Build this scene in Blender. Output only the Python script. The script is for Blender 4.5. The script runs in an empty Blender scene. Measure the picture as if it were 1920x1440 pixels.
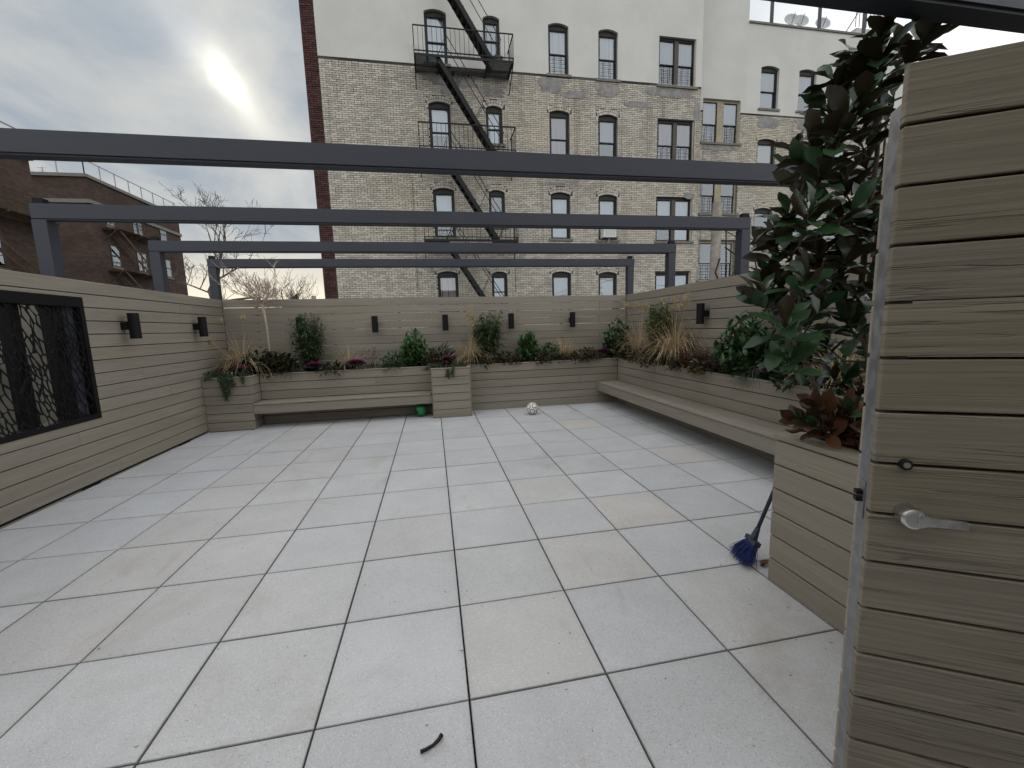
import bpy, math, random
from mathutils import Vector, Matrix, geometry
R = math.radians
S = bpy.context.scene
COL = S.collection

# ------------------------------------------------------------------ camera
cam_d = bpy.data.cameras.new('camera'); cam = bpy.data.objects.new('camera', cam_d); COL.objects.link(cam)
CAMP = Vector((-0.0692, -1.5696, 1.5417))
YAW, PITCH, ROLL = 0.1838, -0.1354, -0.0307
_f = Vector((math.sin(YAW)*math.cos(PITCH), math.cos(YAW)*math.cos(PITCH), math.sin(PITCH)))
_r = Vector((math.cos(YAW), -math.sin(YAW), 0)); _u = _r.cross(_f)
_r2 = _r*math.cos(ROLL)+_u*math.sin(ROLL); _u2 = -_r*math.sin(ROLL)+_u*math.cos(ROLL)
mw = Matrix.Identity(4)
for i in range(3):
    mw[i][0], mw[i][1], mw[i][2], mw[i][3] = _r2[i], _u2[i], -_f[i], CAMP[i]
cam.matrix_world = mw
cam_d.sensor_width = 36; cam_d.lens = 782.01/1920*36; cam_d.clip_start = .02; cam_d.clip_end = 3000
S.camera = cam
S.render.resolution_x, S.render.resolution_y = 1024, 768

# ------------------------------------------------------------------ sky, sun, exposure
SUN_EL, SUN_AZ = 25.45, -20.67
SUN = Vector((math.sin(R(SUN_AZ))*math.cos(R(SUN_EL)), math.cos(R(SUN_AZ))*math.cos(R(SUN_EL)), math.sin(R(SUN_EL))))
W = bpy.data.worlds.new('World'); S.world = W; W.use_nodes = True

class NT:
    """small helper for node trees"""
    def __init__(s, tree): s.t = tree; s.t.nodes.clear()
    def n(s, typ, **kw):
        nd = s.t.nodes.new(typ)
        for k, v in kw.items():
            if k.startswith('i_'): nd.inputs[k[2:].replace('_', ' ')].default_value = v
            else: setattr(nd, k, v)
        return nd
    def l(s, a, b): s.t.links.new(a, b)
    def put(s, x, sock):
        if isinstance(x, bpy.types.NodeSocket): s.l(x, sock)
        else: sock.default_value = x
    def math(s, op, a, b=0.0, c=None, clamp=False):
        nd = s.t.nodes.new('ShaderNodeMath'); nd.operation = op; nd.use_clamp = clamp
        s.put(a, nd.inputs[0]); s.put(b, nd.inputs[1])
        if c is not None: s.put(c, nd.inputs[2])
        return nd.outputs[0]
    def vm(s, op, a, b=(0, 0, 0), out=0):
        nd = s.t.nodes.new('ShaderNodeVectorMath'); nd.operation = op
        s.put(a, nd.inputs[0]); s.put(b, nd.inputs[1])
        return nd.outputs['Value'] if op in ('DOT_PRODUCT', 'LENGTH') else nd.outputs[0]
    def mix(s, f, a, b, mode='MIX'):
        nd = s.t.nodes.new('ShaderNodeMix'); nd.data_type = 'RGBA'; nd.blend_type = mode
        s.put(f, nd.inputs[0])
        s.put(a if isinstance(a, bpy.types.NodeSocket) else (*a, 1), nd.inputs[6])
        s.put(b if isinstance(b, bpy.types.NodeSocket) else (*b, 1), nd.inputs[7])
        return nd.outputs[2]
    def noise(s, vec, scale, detail=3, rough=.5, dist=0.0):
        nd = s.t.nodes.new('ShaderNodeTexNoise'); nd.inputs['Scale'].default_value = scale
        nd.inputs['Detail'].default_value = detail; nd.inputs['Roughness'].default_value = rough
        nd.inputs['Distortion'].default_value = dist
        if vec is not None: s.l(vec, nd.inputs['Vector'])
        return nd.outputs[0]
    def rng(s, v, a, b, c=0.0, d=1.0):
        nd = s.t.nodes.new('ShaderNodeMapRange'); nd.interpolation_type = 'SMOOTHSTEP'
        s.put(v, nd.inputs[0])
        for i, x in enumerate((a, b, c, d)): nd.inputs[i+1].default_value = x
        return nd.outputs[0]
    def mapv(s, vec, scale=(1, 1, 1), rot=(0, 0, 0), loc=(0, 0, 0)):
        nd = s.t.nodes.new('ShaderNodeMapping'); s.l(vec, nd.inputs[0])
        nd.inputs[1].default_value = loc; nd.inputs[2].default_value = rot; nd.inputs[3].default_value = scale
        return nd.outputs[0]

w = NT(W.node_tree)
tc = w.n('ShaderNodeTexCoord').outputs['Generated']
dirn = w.vm('NORMALIZE', tc)
sky = w.n('ShaderNodeTexSky'); sky.sky_type = 'NISHITA'; sky.sun_disc = False
sky.sun_elevation = R(SUN_EL); sky.sun_rotation = R(SUN_AZ); sky.dust_density = 1; sky.air_density = 1.2
sep = w.n('ShaderNodeSeparateXYZ'); w.l(dirn, sep.inputs[0]); ez = sep.outputs[2]
# a flat cloud deck seen in perspective
den = w.math('MAXIMUM', w.math('ADD', ez, 0.22), 0.12)
dv = w.n('ShaderNodeCombineXYZ')
w.l(w.math('DIVIDE', sep.outputs[0], den), dv.inputs[0]); w.l(w.math('DIVIDE', sep.outputs[1], den), dv.inputs[1])
deck = w.mapv(dv.outputs[0], scale=(1.25, .85, 1), rot=(0, 0, R(28)))
cl1 = w.noise(deck, 2.3, 6, .58, .5)
cl2 = w.noise(w.mapv(dv.outputs[0], scale=(1.9, 1.1, 1), rot=(0, 0, R(28)), loc=(3.1, 1.7, 0)), 1.1, 4, .55, .3)
cfac = w.rng(w.math('ADD', w.math('MULTIPLY', cl1, .65), w.math('MULTIPLY', cl2, .35)), .36, .64)
ccol = w.mix(cfac, (2.75, 3.2, 3.75), (4.5, 4.65, 4.6))
# higher up and away from the low sun the deck is thin and bright
sdot = w.vm('DOT_PRODUCT', dirn, tuple(SUN))
ccol = w.mix(w.rng(sdot, .3, .88, 1, 0), ccol, (10.1, 10.3, 10.35))
ccol = w.mix(w.rng(ez, .0, .22, .95, 0), ccol, w.mix(w.rng(sdot, .5, .95), (10.0, 10.2, 10.3), (10.4, 9.1, 6.8)))
base = w.mix(.99, sky.outputs[0], ccol)
# light of the veiled sun coming through a streak in the clouds
sr = SUN.cross(Vector((0, 0, 1))).normalized(); su = sr.cross(SUN).normalized()
A = R(-52); ax1 = sr*math.cos(A)+su*math.sin(A); ax2 = -sr*math.sin(A)+su*math.cos(A)
dw = w.vm('ADD', dirn, w.vm('MULTIPLY', w.vm('SUBTRACT', w.n('ShaderNodeTexNoise', i_Scale=7.0, i_Detail=4.0).outputs['Color'], (.5, .5, .5)), (.07, .07, .07)))
u1 = w.vm('DOT_PRODUCT', dw, tuple(ax1)); u2 = w.vm('DOT_PRODUCT', dw, tuple(ax2))
front = w.math('GREATER_THAN', sdot, 0.0)
def gauss(a, b):
    q = w.math('ADD', w.math('POWER', w.math('ABSOLUTE', w.math('DIVIDE', u1, a)), 2.0), w.math('POWER', w.math('ABSOLUTE', w.math('DIVIDE', u2, b)), 2.0))
    return w.math('MULTIPLY', w.math('EXPONENT', w.math('MULTIPLY', q, -1.0)), front)
g1, g2, g3 = gauss(.024, .018), gauss(.085, .027), gauss(.22, .08)
glow = w.mix(1, w.mix(1, w.mix(g1, (0, 0, 0), (4.6, 4.4, 3.8)), w.mix(g2, (0, 0, 0), (3.0, 2.75, 2.2)), 'ADD'), w.mix(g3, (0, 0, 0), (.95, .85, .68)), 'ADD')
final = w.mix(1, base, glow, 'ADD')
bg = w.n('ShaderNodeBackground'); bg.inputs[1].default_value = .1; w.l(final, bg.inputs[0])
w.l(bg.outputs[0], w.n('ShaderNodeOutputWorld').inputs[0])

sd = bpy.data.lights.new('sun', 'SUN'); sd.energy = .8; sd.angle = R(16); sd.color = (1, .93, .82)
so = bpy.data.objects.new('sun', sd); COL.objects.link(so)
so.rotation_euler = (-SUN).to_track_quat('-Z', 'Y').to_euler(); so.location = SUN*60
S.view_settings.view_transform = 'Standard'; S.view_settings.look = 'None'
S.view_settings.exposure = 0.35; S.view_settings.gamma = 1
S.render.engine = 'CYCLES'; S.cycles.use_denoising = True; S.cycles.max_bounces = 6; S.cycles.transparent_max_bounces = 12

# ------------------------------------------------------------------ materials
MATS = {}
def principled(name, rough=.6, spec=.4, metal=0):
    m = bpy.data.materials.new(name); m.use_nodes = True; t = NT(m.node_tree)
    b = t.n('ShaderNodeBsdfPrincipled'); b.inputs['Roughness'].default_value = rough
    b.inputs['Specular IOR Level'].default_value = spec; b.inputs['Metallic'].default_value = metal
    o = t.n('ShaderNodeOutputMaterial'); t.l(b.outputs[0], o.inputs[0]); MATS[name] = m
    return m, t, b
def bump(t, b, h, strength, dist=.01):
    bn = t.n('ShaderNodeBump'); bn.inputs['Strength'].default_value = strength; bn.inputs['Distance'].default_value = dist
    t.l(h, bn.inputs['Height']); t.l(bn.outputs[0], b.inputs['Normal'])
def shift(t, amount=37.0):
    """object coordinates moved by a random amount per object"""
    oc = t.n('ShaderNodeTexCoord').outputs['Object']; rnd = t.n('ShaderNodeObjectInfo').outputs['Random']
    k = t.n('ShaderNodeCombineXYZ')
    t.l(t.math('MULTIPLY', rnd, amount), k.inputs[0]); t.l(t.math('MULTIPLY', rnd, amount*.37), k.inputs[1]); t.l(t.math('MULTIPLY', rnd, amount*1.7), k.inputs[2])
    return t.vm('ADD', oc, k.outputs[0]), rnd
def simple(name, col, rough=.6, spec=.4, var=.12, scale=8, metal=0, bmp=0):
    m, t, b = principled(name, rough, spec, metal)
    v, rnd = shift(t)
    nz = t.noise(v, scale, 4, .6)
    c = t.mix(t.rng(nz, .3, .7), tuple(x*(1-var) for x in col), tuple(min(1, x*(1+var)) for x in col))
    t.l(c, b.inputs['Base Color'])
    t.l(t.rng(nz, .2, .8, max(.02, rough-.08), min(1, rough+.08)), b.inputs['Roughness'])
    if bmp: bump(t, b, t.noise(v, scale*6, 3), bmp, .004)
    return m
def wood(name, col, grain, emboss, fz=60):
    m, t, b = principled(name, .62, .3)
    v, rnd = shift(t)
    g1 = t.noise(t.mapv(v, scale=(fz*.02, 8, fz)), 1, 4, .6)
    g2 = t.noise(t.mapv(v, scale=(.5, 3, 7)), 1.3, 3, .5)
    wv = t.n('ShaderNodeTexWave'); wv.bands_direction = 'Z'; wv.wave_profile = 'SAW'
    for k, x in (('Scale', 2.6), ('Distortion', 7.5), ('Detail', 2.5), ('Detail Scale', 1.1), ('Detail Roughness', .45)): wv.inputs[k].default_value = x
    t.l(t.mapv(v, scale=(.55, 1, 6.5)), wv.inputs[0])
    c = t.mix(t.rng(g1, .3, .7), tuple(x*(1-grain) for x in col), tuple(x*(1+grain) for x in col))
    c = t.mix(t.rng(g2, .35, .7, 0, .5), c, tuple(x*f for x, f in zip(col, (.78, .76, .72))))
    c = t.mix(t.math('MULTIPLY', t.rng(wv.outputs[1], .45, .95), grain*1.3), c, tuple(x*.5 for x in col))
    ln_ = t.noise(t.mapv(v, scale=(1.3, 5, fz*.62)), 1, 1.5, .5, .35)
    lines = t.rng(t.math('ABSOLUTE', t.math('SUBTRACT', ln_, .5)), .0, .028, 1, 0)
    lines = t.math('MULTIPLY', lines, t.rng(t.noise(t.mapv(v, scale=(1.5, 4, 14)), 1, 2), .42, .6))
    c = t.mix(t.math('MULTIPLY', lines, min(.75, grain*3.4)), c, tuple(x*.35 for x in col))
    hsv = t.n('ShaderNodeHueSaturation'); t.l(c, hsv.inputs['Color'])
    t.l(t.math('ADD', .95, t.math('MULTIPLY', rnd, .10)), hsv.inputs['Value'])
    t.l(t.math('ADD', .9, t.math('MULTIPLY', t.math('FRACT', t.math('MULTIPLY', rnd, 7.3)), .25)), hsv.inputs['Saturation'])
    t.l(hsv.outputs[0], b.inputs['Base Color'])
    h = t.math('SUBTRACT', t.math('ADD', t.math('MULTIPLY', g1, .5), t.math('MULTIPLY', wv.outputs[1], .35)), t.math('MULTIPLY', lines, .9))
    bump(t, b, h, emboss, .004)
    return m
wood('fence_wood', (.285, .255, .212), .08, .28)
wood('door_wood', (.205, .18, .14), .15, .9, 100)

# pavers: pale concrete with fine aggregate
m, t, b = principled('paver', .68, .35)
v, rnd = shift(t)
oi = t.n('ShaderNodeObjectInfo')
big = t.noise(v, 2.2, 4, .6); fine = t.noise(v, 260, 2, .6)
vo = t.n('ShaderNodeTexVoronoi'); vo.inputs['Scale'].default_value = 240; t.l(v, vo.inputs['Vector'])
cell = t.n('ShaderNodeSeparateColor'); t.l(vo.outputs['Color'], cell.inputs[0])
c = t.mix(t.rng(big, .3, .72), (.502, .502, .518), (.567, .567, .583))
c = t.mix(t.rng(cell.outputs[0], .0, 1.0, .0, .2), c, (.36, .362, .37))
c = t.mix(t.rng(cell.outputs[1], .91, .94, 0, .35), c, (.80, .80, .79))
c = t.mix(t.rng(cell.outputs[2], .94, .96, 0, .4), c, (.2, .195, .19))
wp = t.n('ShaderNodeNewGeometry').outputs['Position']
stain = t.noise(wp, 1.1, 6, .7, .8)
c = t.mix(t.rng(stain, .52, .78, 0, .5), c, (.34, .315, .27))
rustn = t.noise(t.mapv(wp, scale=(2.6, .5, 1), rot=(0, 0, R(8)), loc=(3.3, 1.2, 0)), 1.3, 5, .65, .5)
c = t.mix(t.rng(rustn, .60, .78, 0, .5), c, (.34, .265, .17))
pit = t.noise(v, 42, 2, .4)
c = t.mix(t.rng(pit, .75, .78, 0, .75), c, (.12, .11, .1))
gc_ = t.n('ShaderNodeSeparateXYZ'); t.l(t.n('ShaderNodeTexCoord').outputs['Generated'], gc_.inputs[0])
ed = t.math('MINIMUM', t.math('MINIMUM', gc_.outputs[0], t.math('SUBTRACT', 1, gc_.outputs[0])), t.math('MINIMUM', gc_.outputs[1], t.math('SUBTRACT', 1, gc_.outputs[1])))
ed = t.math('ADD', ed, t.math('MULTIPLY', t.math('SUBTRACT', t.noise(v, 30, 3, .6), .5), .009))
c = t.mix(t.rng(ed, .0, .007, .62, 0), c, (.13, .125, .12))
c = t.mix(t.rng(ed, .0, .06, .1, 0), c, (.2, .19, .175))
c = t.mix(1, c, oi.outputs['Color'], 'MULTIPLY')
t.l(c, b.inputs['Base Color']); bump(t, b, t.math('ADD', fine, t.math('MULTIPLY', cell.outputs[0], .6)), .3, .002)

simple('joint_sand', (.012, .012, .013), .9, .1)
simple('slab', (.16, .155, .15), .9, .1)
simple('steel_grey', (.036, .040, .054), .5, .4, .10, 3)
simple('black_metal', (.007, .007, .0085), .55, .2, .2, 5)
simple('lamp_black', (.007, .007, .010), .5, .22, .1, 5)
simple('escape_iron', (.011, .011, .012), .6, .3, .25, 4)
simple('galvanised', (.2, .205, .22), .5, .45, .25, 22, metal=.55)
simple('satin_steel', (.62, .62, .62), .3, .5, .05, 30, metal=1)
simple('soil', (.025, .018, .013), .95, .1, .5, 30, bmp=1)
simple('liner', (.02, .02, .02), .9, .1)
simple('backing', (.03, .028, .025), .9, .1)
simple('cement_patch', (.27, .26, .25), .9, .1, .22, 5, bmp=.4)
simple('stucco', (.605, .60, .562), .9, .15, .05, .8, bmp=.15)
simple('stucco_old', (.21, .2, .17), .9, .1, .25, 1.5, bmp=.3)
simple('stone_sill', (.19, .175, .16), .8, .2, .2, 8)
simple('window_frame', (.018, .017, .018), .5, .35, .3, 6)
simple('window_tan', (.36, .31, .22), .6, .3, .15, 6)
simple('window_brown', (.085, .073, .062), .6, .3, .15, 6)
simple('roof', (.1, .1, .1), .9)
simple('wood_pole', (.24, .215, .19), .85, .15, .25, 5, bmp=.5)
simple('cable', (.012, .012, .012), .6)
simple('white_plastic', (.72, .72, .7), .5, .4, .06)
simple('dish_grey', (.45, .46, .47), .5)
simple('bark', (.095, .075, .055), .85, .15, .3, 30, bmp=.6)
simple('pale_bark', (.42, .34, .28), .8, .15, .25, 30, bmp=.4)
simple('twig_dark', (.13, .112, .10), .9, .1, .3, 8)
simple('twig_red', (.085, .045, .03), .85, .15, .3, 30)
simple('rust_iron', (.085, .055, .036), .8, .2, .3, 4)
simple('rail_grey', (.30, .31, .31), .6)
simple('ball_white', (.78, .77, .74), .45, .4, .06, 20)
simple('ball_green', (.02, .22, .075), .4, .4, .15, 12)
simple('ball_dark', (.012, .03, .018), .45, .4, .15, 12)
simple('broom_blue', (.03, .05, .18), .55, .4, .3, 40)
simple('broom_handle', (.03, .04, .07), .4, .4, .3, 30)
simple('twig_black', (.018, .013, .01), .6, .3, .3, 60, bmp=.5)
simple('asphalt', (.06, .06, .062), .95, .1, .2, 1)
simple('plant_tag', (.6, .6, .58), .5)
simple('far_wall', (.16, .13, .115), .9, .1)

def leafmat(name, lo, hi, rough=.45, spec=.4, back=None, trans=.0):
    m, t, b = principled(name, rough, spec)
    g = t.n('ShaderNodeNewGeometry'); oi = t.n('ShaderNodeObjectInfo')
    r = t.math('FRACT', t.math('ADD', g.outputs['Random Per Island'], oi.outputs['Random']))
    nz = t.noise(t.n('ShaderNodeTexCoord').outputs['Object'], 25, 2)
    c = t.mix(t.math('ADD', t.math('MULTIPLY', r, .7), t.math('MULTIPLY', nz, .3)), lo, hi)
    if back: c = t.mix(g.outputs['Backfacing'], c, t.mix(r, tuple(x*.6 for x in back), back))
    t.l(c, b.inputs['Base Color'])
    if trans:
        tr = t.n('ShaderNodeBsdfTranslucent'); t.l(c, tr.inputs[0])
        mx = t.n('ShaderNodeMixShader'); mx.inputs[0].default_value = trans
        t.l(b.outputs[0], mx.inputs[1]); t.l(tr.outputs[0], mx.inputs[2])
        t.l(mx.outputs[0], [n for n in t.t.nodes if n.type == 'OUTPUT_MATERIAL'][0].inputs[0])
    return m
leafmat('leaf_laurel', (.025, .07, .022), (.085, .18, .05), .4, .45, trans=.15)
leafmat('leaf_laurel_dark', (.018, .048, .02), (.06, .13, .045), .4, .45, trans=.12)
leafmat('leaf_bamboo', (.04, .085, .022), (.16, .23, .075), .5, .35, trans=.25)
leafmat('leaf_willow', (.025, .06, .028), (.085, .15, .065), .45, .4, trans=.2)
leafmat('grass_tan', (.34, .245, .14), (.68, .54, .36), .7, .2, trans=.25)
leafmat('plume', (.42, .31, .17), (.68, .55, .36), .9, .1, trans=.3)
leafmat('grass_green', (.015, .03, .018), (.10, .15, .085), .45, .4, trans=.15)
leafmat('heather', (.04, .022, .02), (.13, .075, .06), .85, .15)
leafmat('juniper', (.02, .045, .026), (.065, .11, .06), .6, .3)
leafmat('bronze', (.015, .03, .015), (.07, .06, .03), .4, .45, trans=.1)
leafmat('rust_leaf', (.07, .028, .012), (.20, .085, .03), .5, .4, trans=.15)
leafmat('dark_leaf', (.010, .018, .010), (.03, .045, .022), .4, .45)
leafmat('cabbage_in', (.2, .015, .09), (.42, .045, .2), .55, .3, trans=.2)
leafmat('cabbage_out', (.03, .03, .028), (.10, .06, .075), .55, .3)
leafmat('magnolia', (.012, .034, .014), (.042, .088, .036), .32, .38, back=(.046, .036, .017), trans=.06)
leafmat('magnolia_low', (.045, .019, .009), (.12, .050, .022), .42, .35, back=(.10, .044, .02), trans=.05)

# cream painted brick / red brick
def brickmat(name, lo, hi, dirt, dmix):
    m, t, b = principled(name, .85, .15)
    g = t.n('ShaderNodeNewGeometry'); oi = t.n('ShaderNodeObjectInfo')
    r = t.math('FRACT', t.math('ADD', g.outputs['Random Per Island'], t.math('MULTIPLY', oi.outputs['Random'], 3.7)))
    c = t.mix(r, lo, hi)
    pos = g.outputs['Position']
    st = t.noise(t.mapv(pos, scale=(1, 1, 1.5)), .42, 5, .62, .5)
    c = t.mix(t.rng(st, .5, .78, 0, dmix), c, dirt)
    st2 = t.noise(t.mapv(pos, scale=(1, 1, 1), loc=(7, 3, 1)), .3, 3, .5)
    c = t.mix(t.rng(st2, .5, .72, 0, .35), c, tuple(x*f for x, f in zip(hi, (.97, .89, .74))))
    sk = t.noise(t.mapv(pos, scale=(2.6, 1, .16), loc=(1, 2, 5)), 1, 4, .6)
    c = t.mix(t.rng(sk, .54, .74, 0, .5), c, dirt)
    c = t.mix(t.rng(t.noise(pos, 40, 3, .6), .58, .75, 0, .3), c, dirt)
    t.l(c, b.inputs['Base Color'])
    return m
brickmat('cream_brick', (.41, .375, .315), (.62, .58, .505), (.235, .215, .19), .6)
brickmat('red_brick', (.055, .029, .028), (.11, .055, .05), (.04, .022, .02), .5)
m, t, b = principled('mortar_dark', .95, .1)
pos = t.n('ShaderNodeNewGeometry').outputs['Position']
t.l(t.mix(t.rng(t.noise(pos, .6, 5, .6), .35, .7), (.06, .054, .05), (.16, .145, .13)), b.inputs['Base Color'])
m, t, b = principled('mortar_red', .95, .1); b.inputs['Base Color'].default_value = (.10, .075, .07, 1)
# far brown brick, courses too small to pick apart
def farbrick(name, lo, hi):
    m, t, b = principled(name, .9, .1)
    bt = t.n('ShaderNodeTexBrick'); pos = t.n('ShaderNodeNewGeometry').outputs['Position']
    sp = t.n('ShaderNodeSeparateXYZ'); t.l(pos, sp.inputs[0]); cb = t.n('ShaderNodeCombineXYZ')
    t.l(t.math('ADD', sp.outputs[0], sp.outputs[1]), cb.inputs[0]); t.l(sp.outputs[2], cb.inputs[1]); t.l(cb.outputs[0], bt.inputs[0])
    bt.inputs['Color1'].default_value = (*lo, 1); bt.inputs['Color2'].default_value = (*hi, 1); bt.inputs['Mortar'].default_value = (.085, .065, .055, 1)
    for k, x in (('Scale', 1.0), ('Mortar Size', .012), ('Brick Width', .30), ('Row Height', .11)): bt.inputs[k].default_value = x
    c = t.mix(t.rng(t.noise(pos, .5, 5, .6), .35, .75, 0, .6), bt.outputs[0], tuple(x*.55 for x in lo))
    t.l(c, b.inputs['Base Color']); bump(t, b, bt.outputs['Fac'], .3, .01)
farbrick('far_brick', (.065, .046, .039), (.105, .073, .06))
farbrick('far_brick_red', (.065, .046, .039), (.11, .075, .06))
# window glass
m = bpy.data.materials.new('glass'); m.use_nodes = True; t = NT(m.node_tree); MATS['glass'] = m
gl = t.n('ShaderNodeBsdfGlossy'); gl.inputs['Roughness'].default_value = .03; gl.inputs['Color'].default_value = (.9, .95, 1, 1)
tr = t.n('ShaderNodeBsdfTransparent'); tr.inputs[0].default_value = (.82, .86, .88, 1)
fr = t.n('ShaderNodeFresnel'); fr.inputs[0].default_value = 1.6
mx = t.n('ShaderNodeMixShader'); t.l(t.math('ADD', t.math('MULTIPLY', fr.outputs[0], 1.1), .15, clamp=True), mx.inputs[0]); t.l(tr.outputs[0], mx.inputs[1]); t.l(gl.outputs[0], mx.inputs[2])
t.l(mx.outputs[0], t.n('ShaderNodeOutputMaterial').inputs[0])
def curtain(name, col, fold=0.0, stripes=None):
    m, t, b = principled(name, .9, .1)
    oc = t.n('ShaderNodeTexCoord').outputs['Object']
    nz = t.noise(t.mapv(oc, scale=(9, 1, .35)), 1.6, 3, .5)
    c = t.mix(t.math('MULTIPLY', t.rng(nz, .3, .7), fold), col, tuple(x*.45 for x in col))
    if stripes: c = t.mix(t.rng(nz, .52, .6), c, stripes)
    t.l(c, b.inputs['Base Color'])
curtain('curtain_white', (.72, .75, .79), .5)
curtain('blind_white', (.70, .74, .80), .12)
curtain('blind_grey', (.42, .45, .5), .15)
curtain('blind_cream', (.62, .57, .5), .1)
curtain('curtain_mauve', (.36, .30, .33), .4)
curtain('curtain_pink', (.62, .55, .53), .5, (.45, .12, .14))
curtain('room_dark', (.06, .06, .07), .4)

# ------------------------------------------------------------------ mesh helpers
ORG = {}
class MB:
    def __init__(s): s.v = []; s.f = []; s.mi = []; s.cur = 0
    def add(s, vs, fs):
        o = len(s.v); s.v.extend([tuple(x) for x in vs]); s.f.extend([tuple(i+o for i in f) for f in fs]); s.mi.extend([s.cur]*len(fs)); return s
    def box(s, x0, x1, y0, y1, z0, z1):
        return s.add([(x0, y0, z0), (x1, y0, z0), (x1, y1, z0), (x0, y1, z0), (x0, y0, z1), (x1, y0, z1), (x1, y1, z1), (x0, y1, z1)],
                     [(0, 3, 2, 1), (4, 5, 6, 7), (0, 1, 5, 4), (1, 2, 6, 5), (2, 3, 7, 6), (3, 0, 4, 7)])
    def bar(s, a, b, wd, h, up=(0, 0, 1)):
        a, b = Vector(a), Vector(b); d = (b-a).normalized(); sd_ = d.cross(Vector(up))
        if sd_.length < 1e-4: sd_ = d.cross(Vector((1, 0, 0)))
        sd_.normalize(); u = sd_.cross(d); p = []
        for q in (a, b):
            for i, j in ((-1, -1), (1, -1), (1, 1), (-1, 1)): p.append(q+sd_*i*wd/2+u*j*h/2)
        return s.add(p, [(0, 3, 2, 1)[::-1], (4, 5, 6, 7)[::-1], (0, 1, 5, 4)[::-1], (1, 2, 6, 5)[::-1], (2, 3, 7, 6)[::-1], (3, 0, 4, 7)[::-1]])
    def tube(s, pts, rad, n=6, cap=True):
        pts = [Vector(p) for p in pts]; k = len(pts)
        if not hasattr(rad, '__len__'): rad = [rad]*k
        ref = None; rings = []
        for i, p in enumerate(pts):
            d = (pts[min(i+1, k-1)]-pts[max(i-1, 0)]).normalized()
            if ref is None: ref = d.orthogonal().normalized()
            ref = (ref-d*ref.dot(d)); ref = ref.normalized() if ref.length > 1e-5 else d.orthogonal().normalized()
            bn = d.cross(ref)
            rings.append([p+(ref*math.cos(2*math.pi*j/n)+bn*math.sin(2*math.pi*j/n))*rad[i] for j in range(n)])
        fs = []
        for i in range(k-1):
            for j in range(n):
                a = i*n+j; b_ = i*n+(j+1) % n; fs.append((a, b_, b_+n, a+n))
        if cap: fs += [tuple(range(n))[::-1], tuple((k-1)*n+j for j in range(n))]
        return s.add([q for r in rings for q in r], fs)
    def lathe(s, prof, axis_o, axis_d, n=16):
        o = Vector(axis_o); d = Vector(axis_d).normalized(); a = d.orthogonal().normalized(); c = d.cross(a); vs = []; fs = []
        for h, r in prof:
            for j in range(n):
                th = 2*math.pi*j/n; vs.append(o+d*h+(a*math.cos(th)+c*math.sin(th))*r)
        for i in range(len(prof)-1):
            for j in range(n):
                p = i*n+j; q = i*n+(j+1) % n; fs.append((p, q, q+n, p+n))
        fs += [tuple(range(n))[::-1], tuple((len(prof)-1)*n+j for j in range(n))]
        return s.add(vs, fs)
    def sphere(s, c, r, nu=24, nv=14, fn=None):
        c = Vector(c); vs = [c+Vector((0, 0, r))]; fs = []
        for i in range(1, nv):
            for j in range(nu):
                a, b_ = math.pi*i/nv, 2*math.pi*j/nu
                vs.append(c+Vector((math.sin(a)*math.cos(b_), math.sin(a)*math.sin(b_), math.cos(a)))*r)
        vs.append(c-Vector((0, 0, r)))
        for j in range(nu): fs.append((0, 1+j, 1+(j+1) % nu))
        for i in range(nv-2):
            for j in range(nu):
                p = 1+i*nu+j; q = 1+i*nu+(j+1) % nu; fs.append((p, p+nu, q+nu, q))
        l = len(vs)-1
        for j in range(nu): fs.append((l, 1+(nv-2)*nu+(j+1) % nu, 1+(nv-2)*nu+j))
        return s.add(vs, fs)
    def leaf(s, p, d, up, L, wd, droop=.3, fold=.25, n=3, w0=.25):
        """blade with a folded midrib; d direction, up the upper side"""
        p = Vector(p); d = Vector(d).normalized(); up = Vector(up); sd_ = d.cross(up)
        if sd_.length < 1e-3: sd_ = d.orthogonal()
        sd_.normalize(); u = sd_.cross(d).normalized()
        prof = {2: (w0, 1, 0), 3: (w0, 1, .75, 0), 4: (w0, .85, 1, .62, 0)}[n]; vs = []; fs = []
        for i in range(n+1):
            tt = i/n; c = p+d*(L*tt*(1-.18*abs(droop)*tt))+Vector((0, 0, -1))*(droop*L*tt*tt*.6)
            hw = prof[i]*wd/2
            if i < n: vs += [c-sd_*hw+u*hw*fold, c, c+sd_*hw+u*hw*fold]
            else: vs.append(c)
        for i in range(n-1):
            a = i*3; fs += [(a, a+1, a+4, a+3), (a+1, a+2, a+5, a+4)]
        a = (n-1)*3; fs += [(a, a+1, a+3), (a+1, a+2, a+3)]
        return s.add(vs, fs)
    def blade(s, p, d, L, wd, droop, n=4, out=None):
        """thin grass blade that arches over"""
        p = Vector(p); d = Vector(d).normalized(); h = Vector((d.x, d.y, 0))
        if h.length < 1e-3: h = Vector((1, 0, 0))
        h.normalize(); sd_ = Vector((-h.y, h.x, 0)); vs = []; fs = []; c = p.copy(); dd = d.copy()
        for i in range(n+1):
            hw = wd/2*(1-.85*(i/n)**2)
            vs += [c-sd_*hw, c+sd_*hw]
            c = c+dd*(L/n); dd = (dd+Vector((0, 0, -1))*droop/n*(1+i*.6)+h*droop*.25/n).normalized()
        for i in range(n): fs.append((2*i, 2*i+1, 2*i+3, 2*i+2))
        return s.add(vs, fs)

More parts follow.
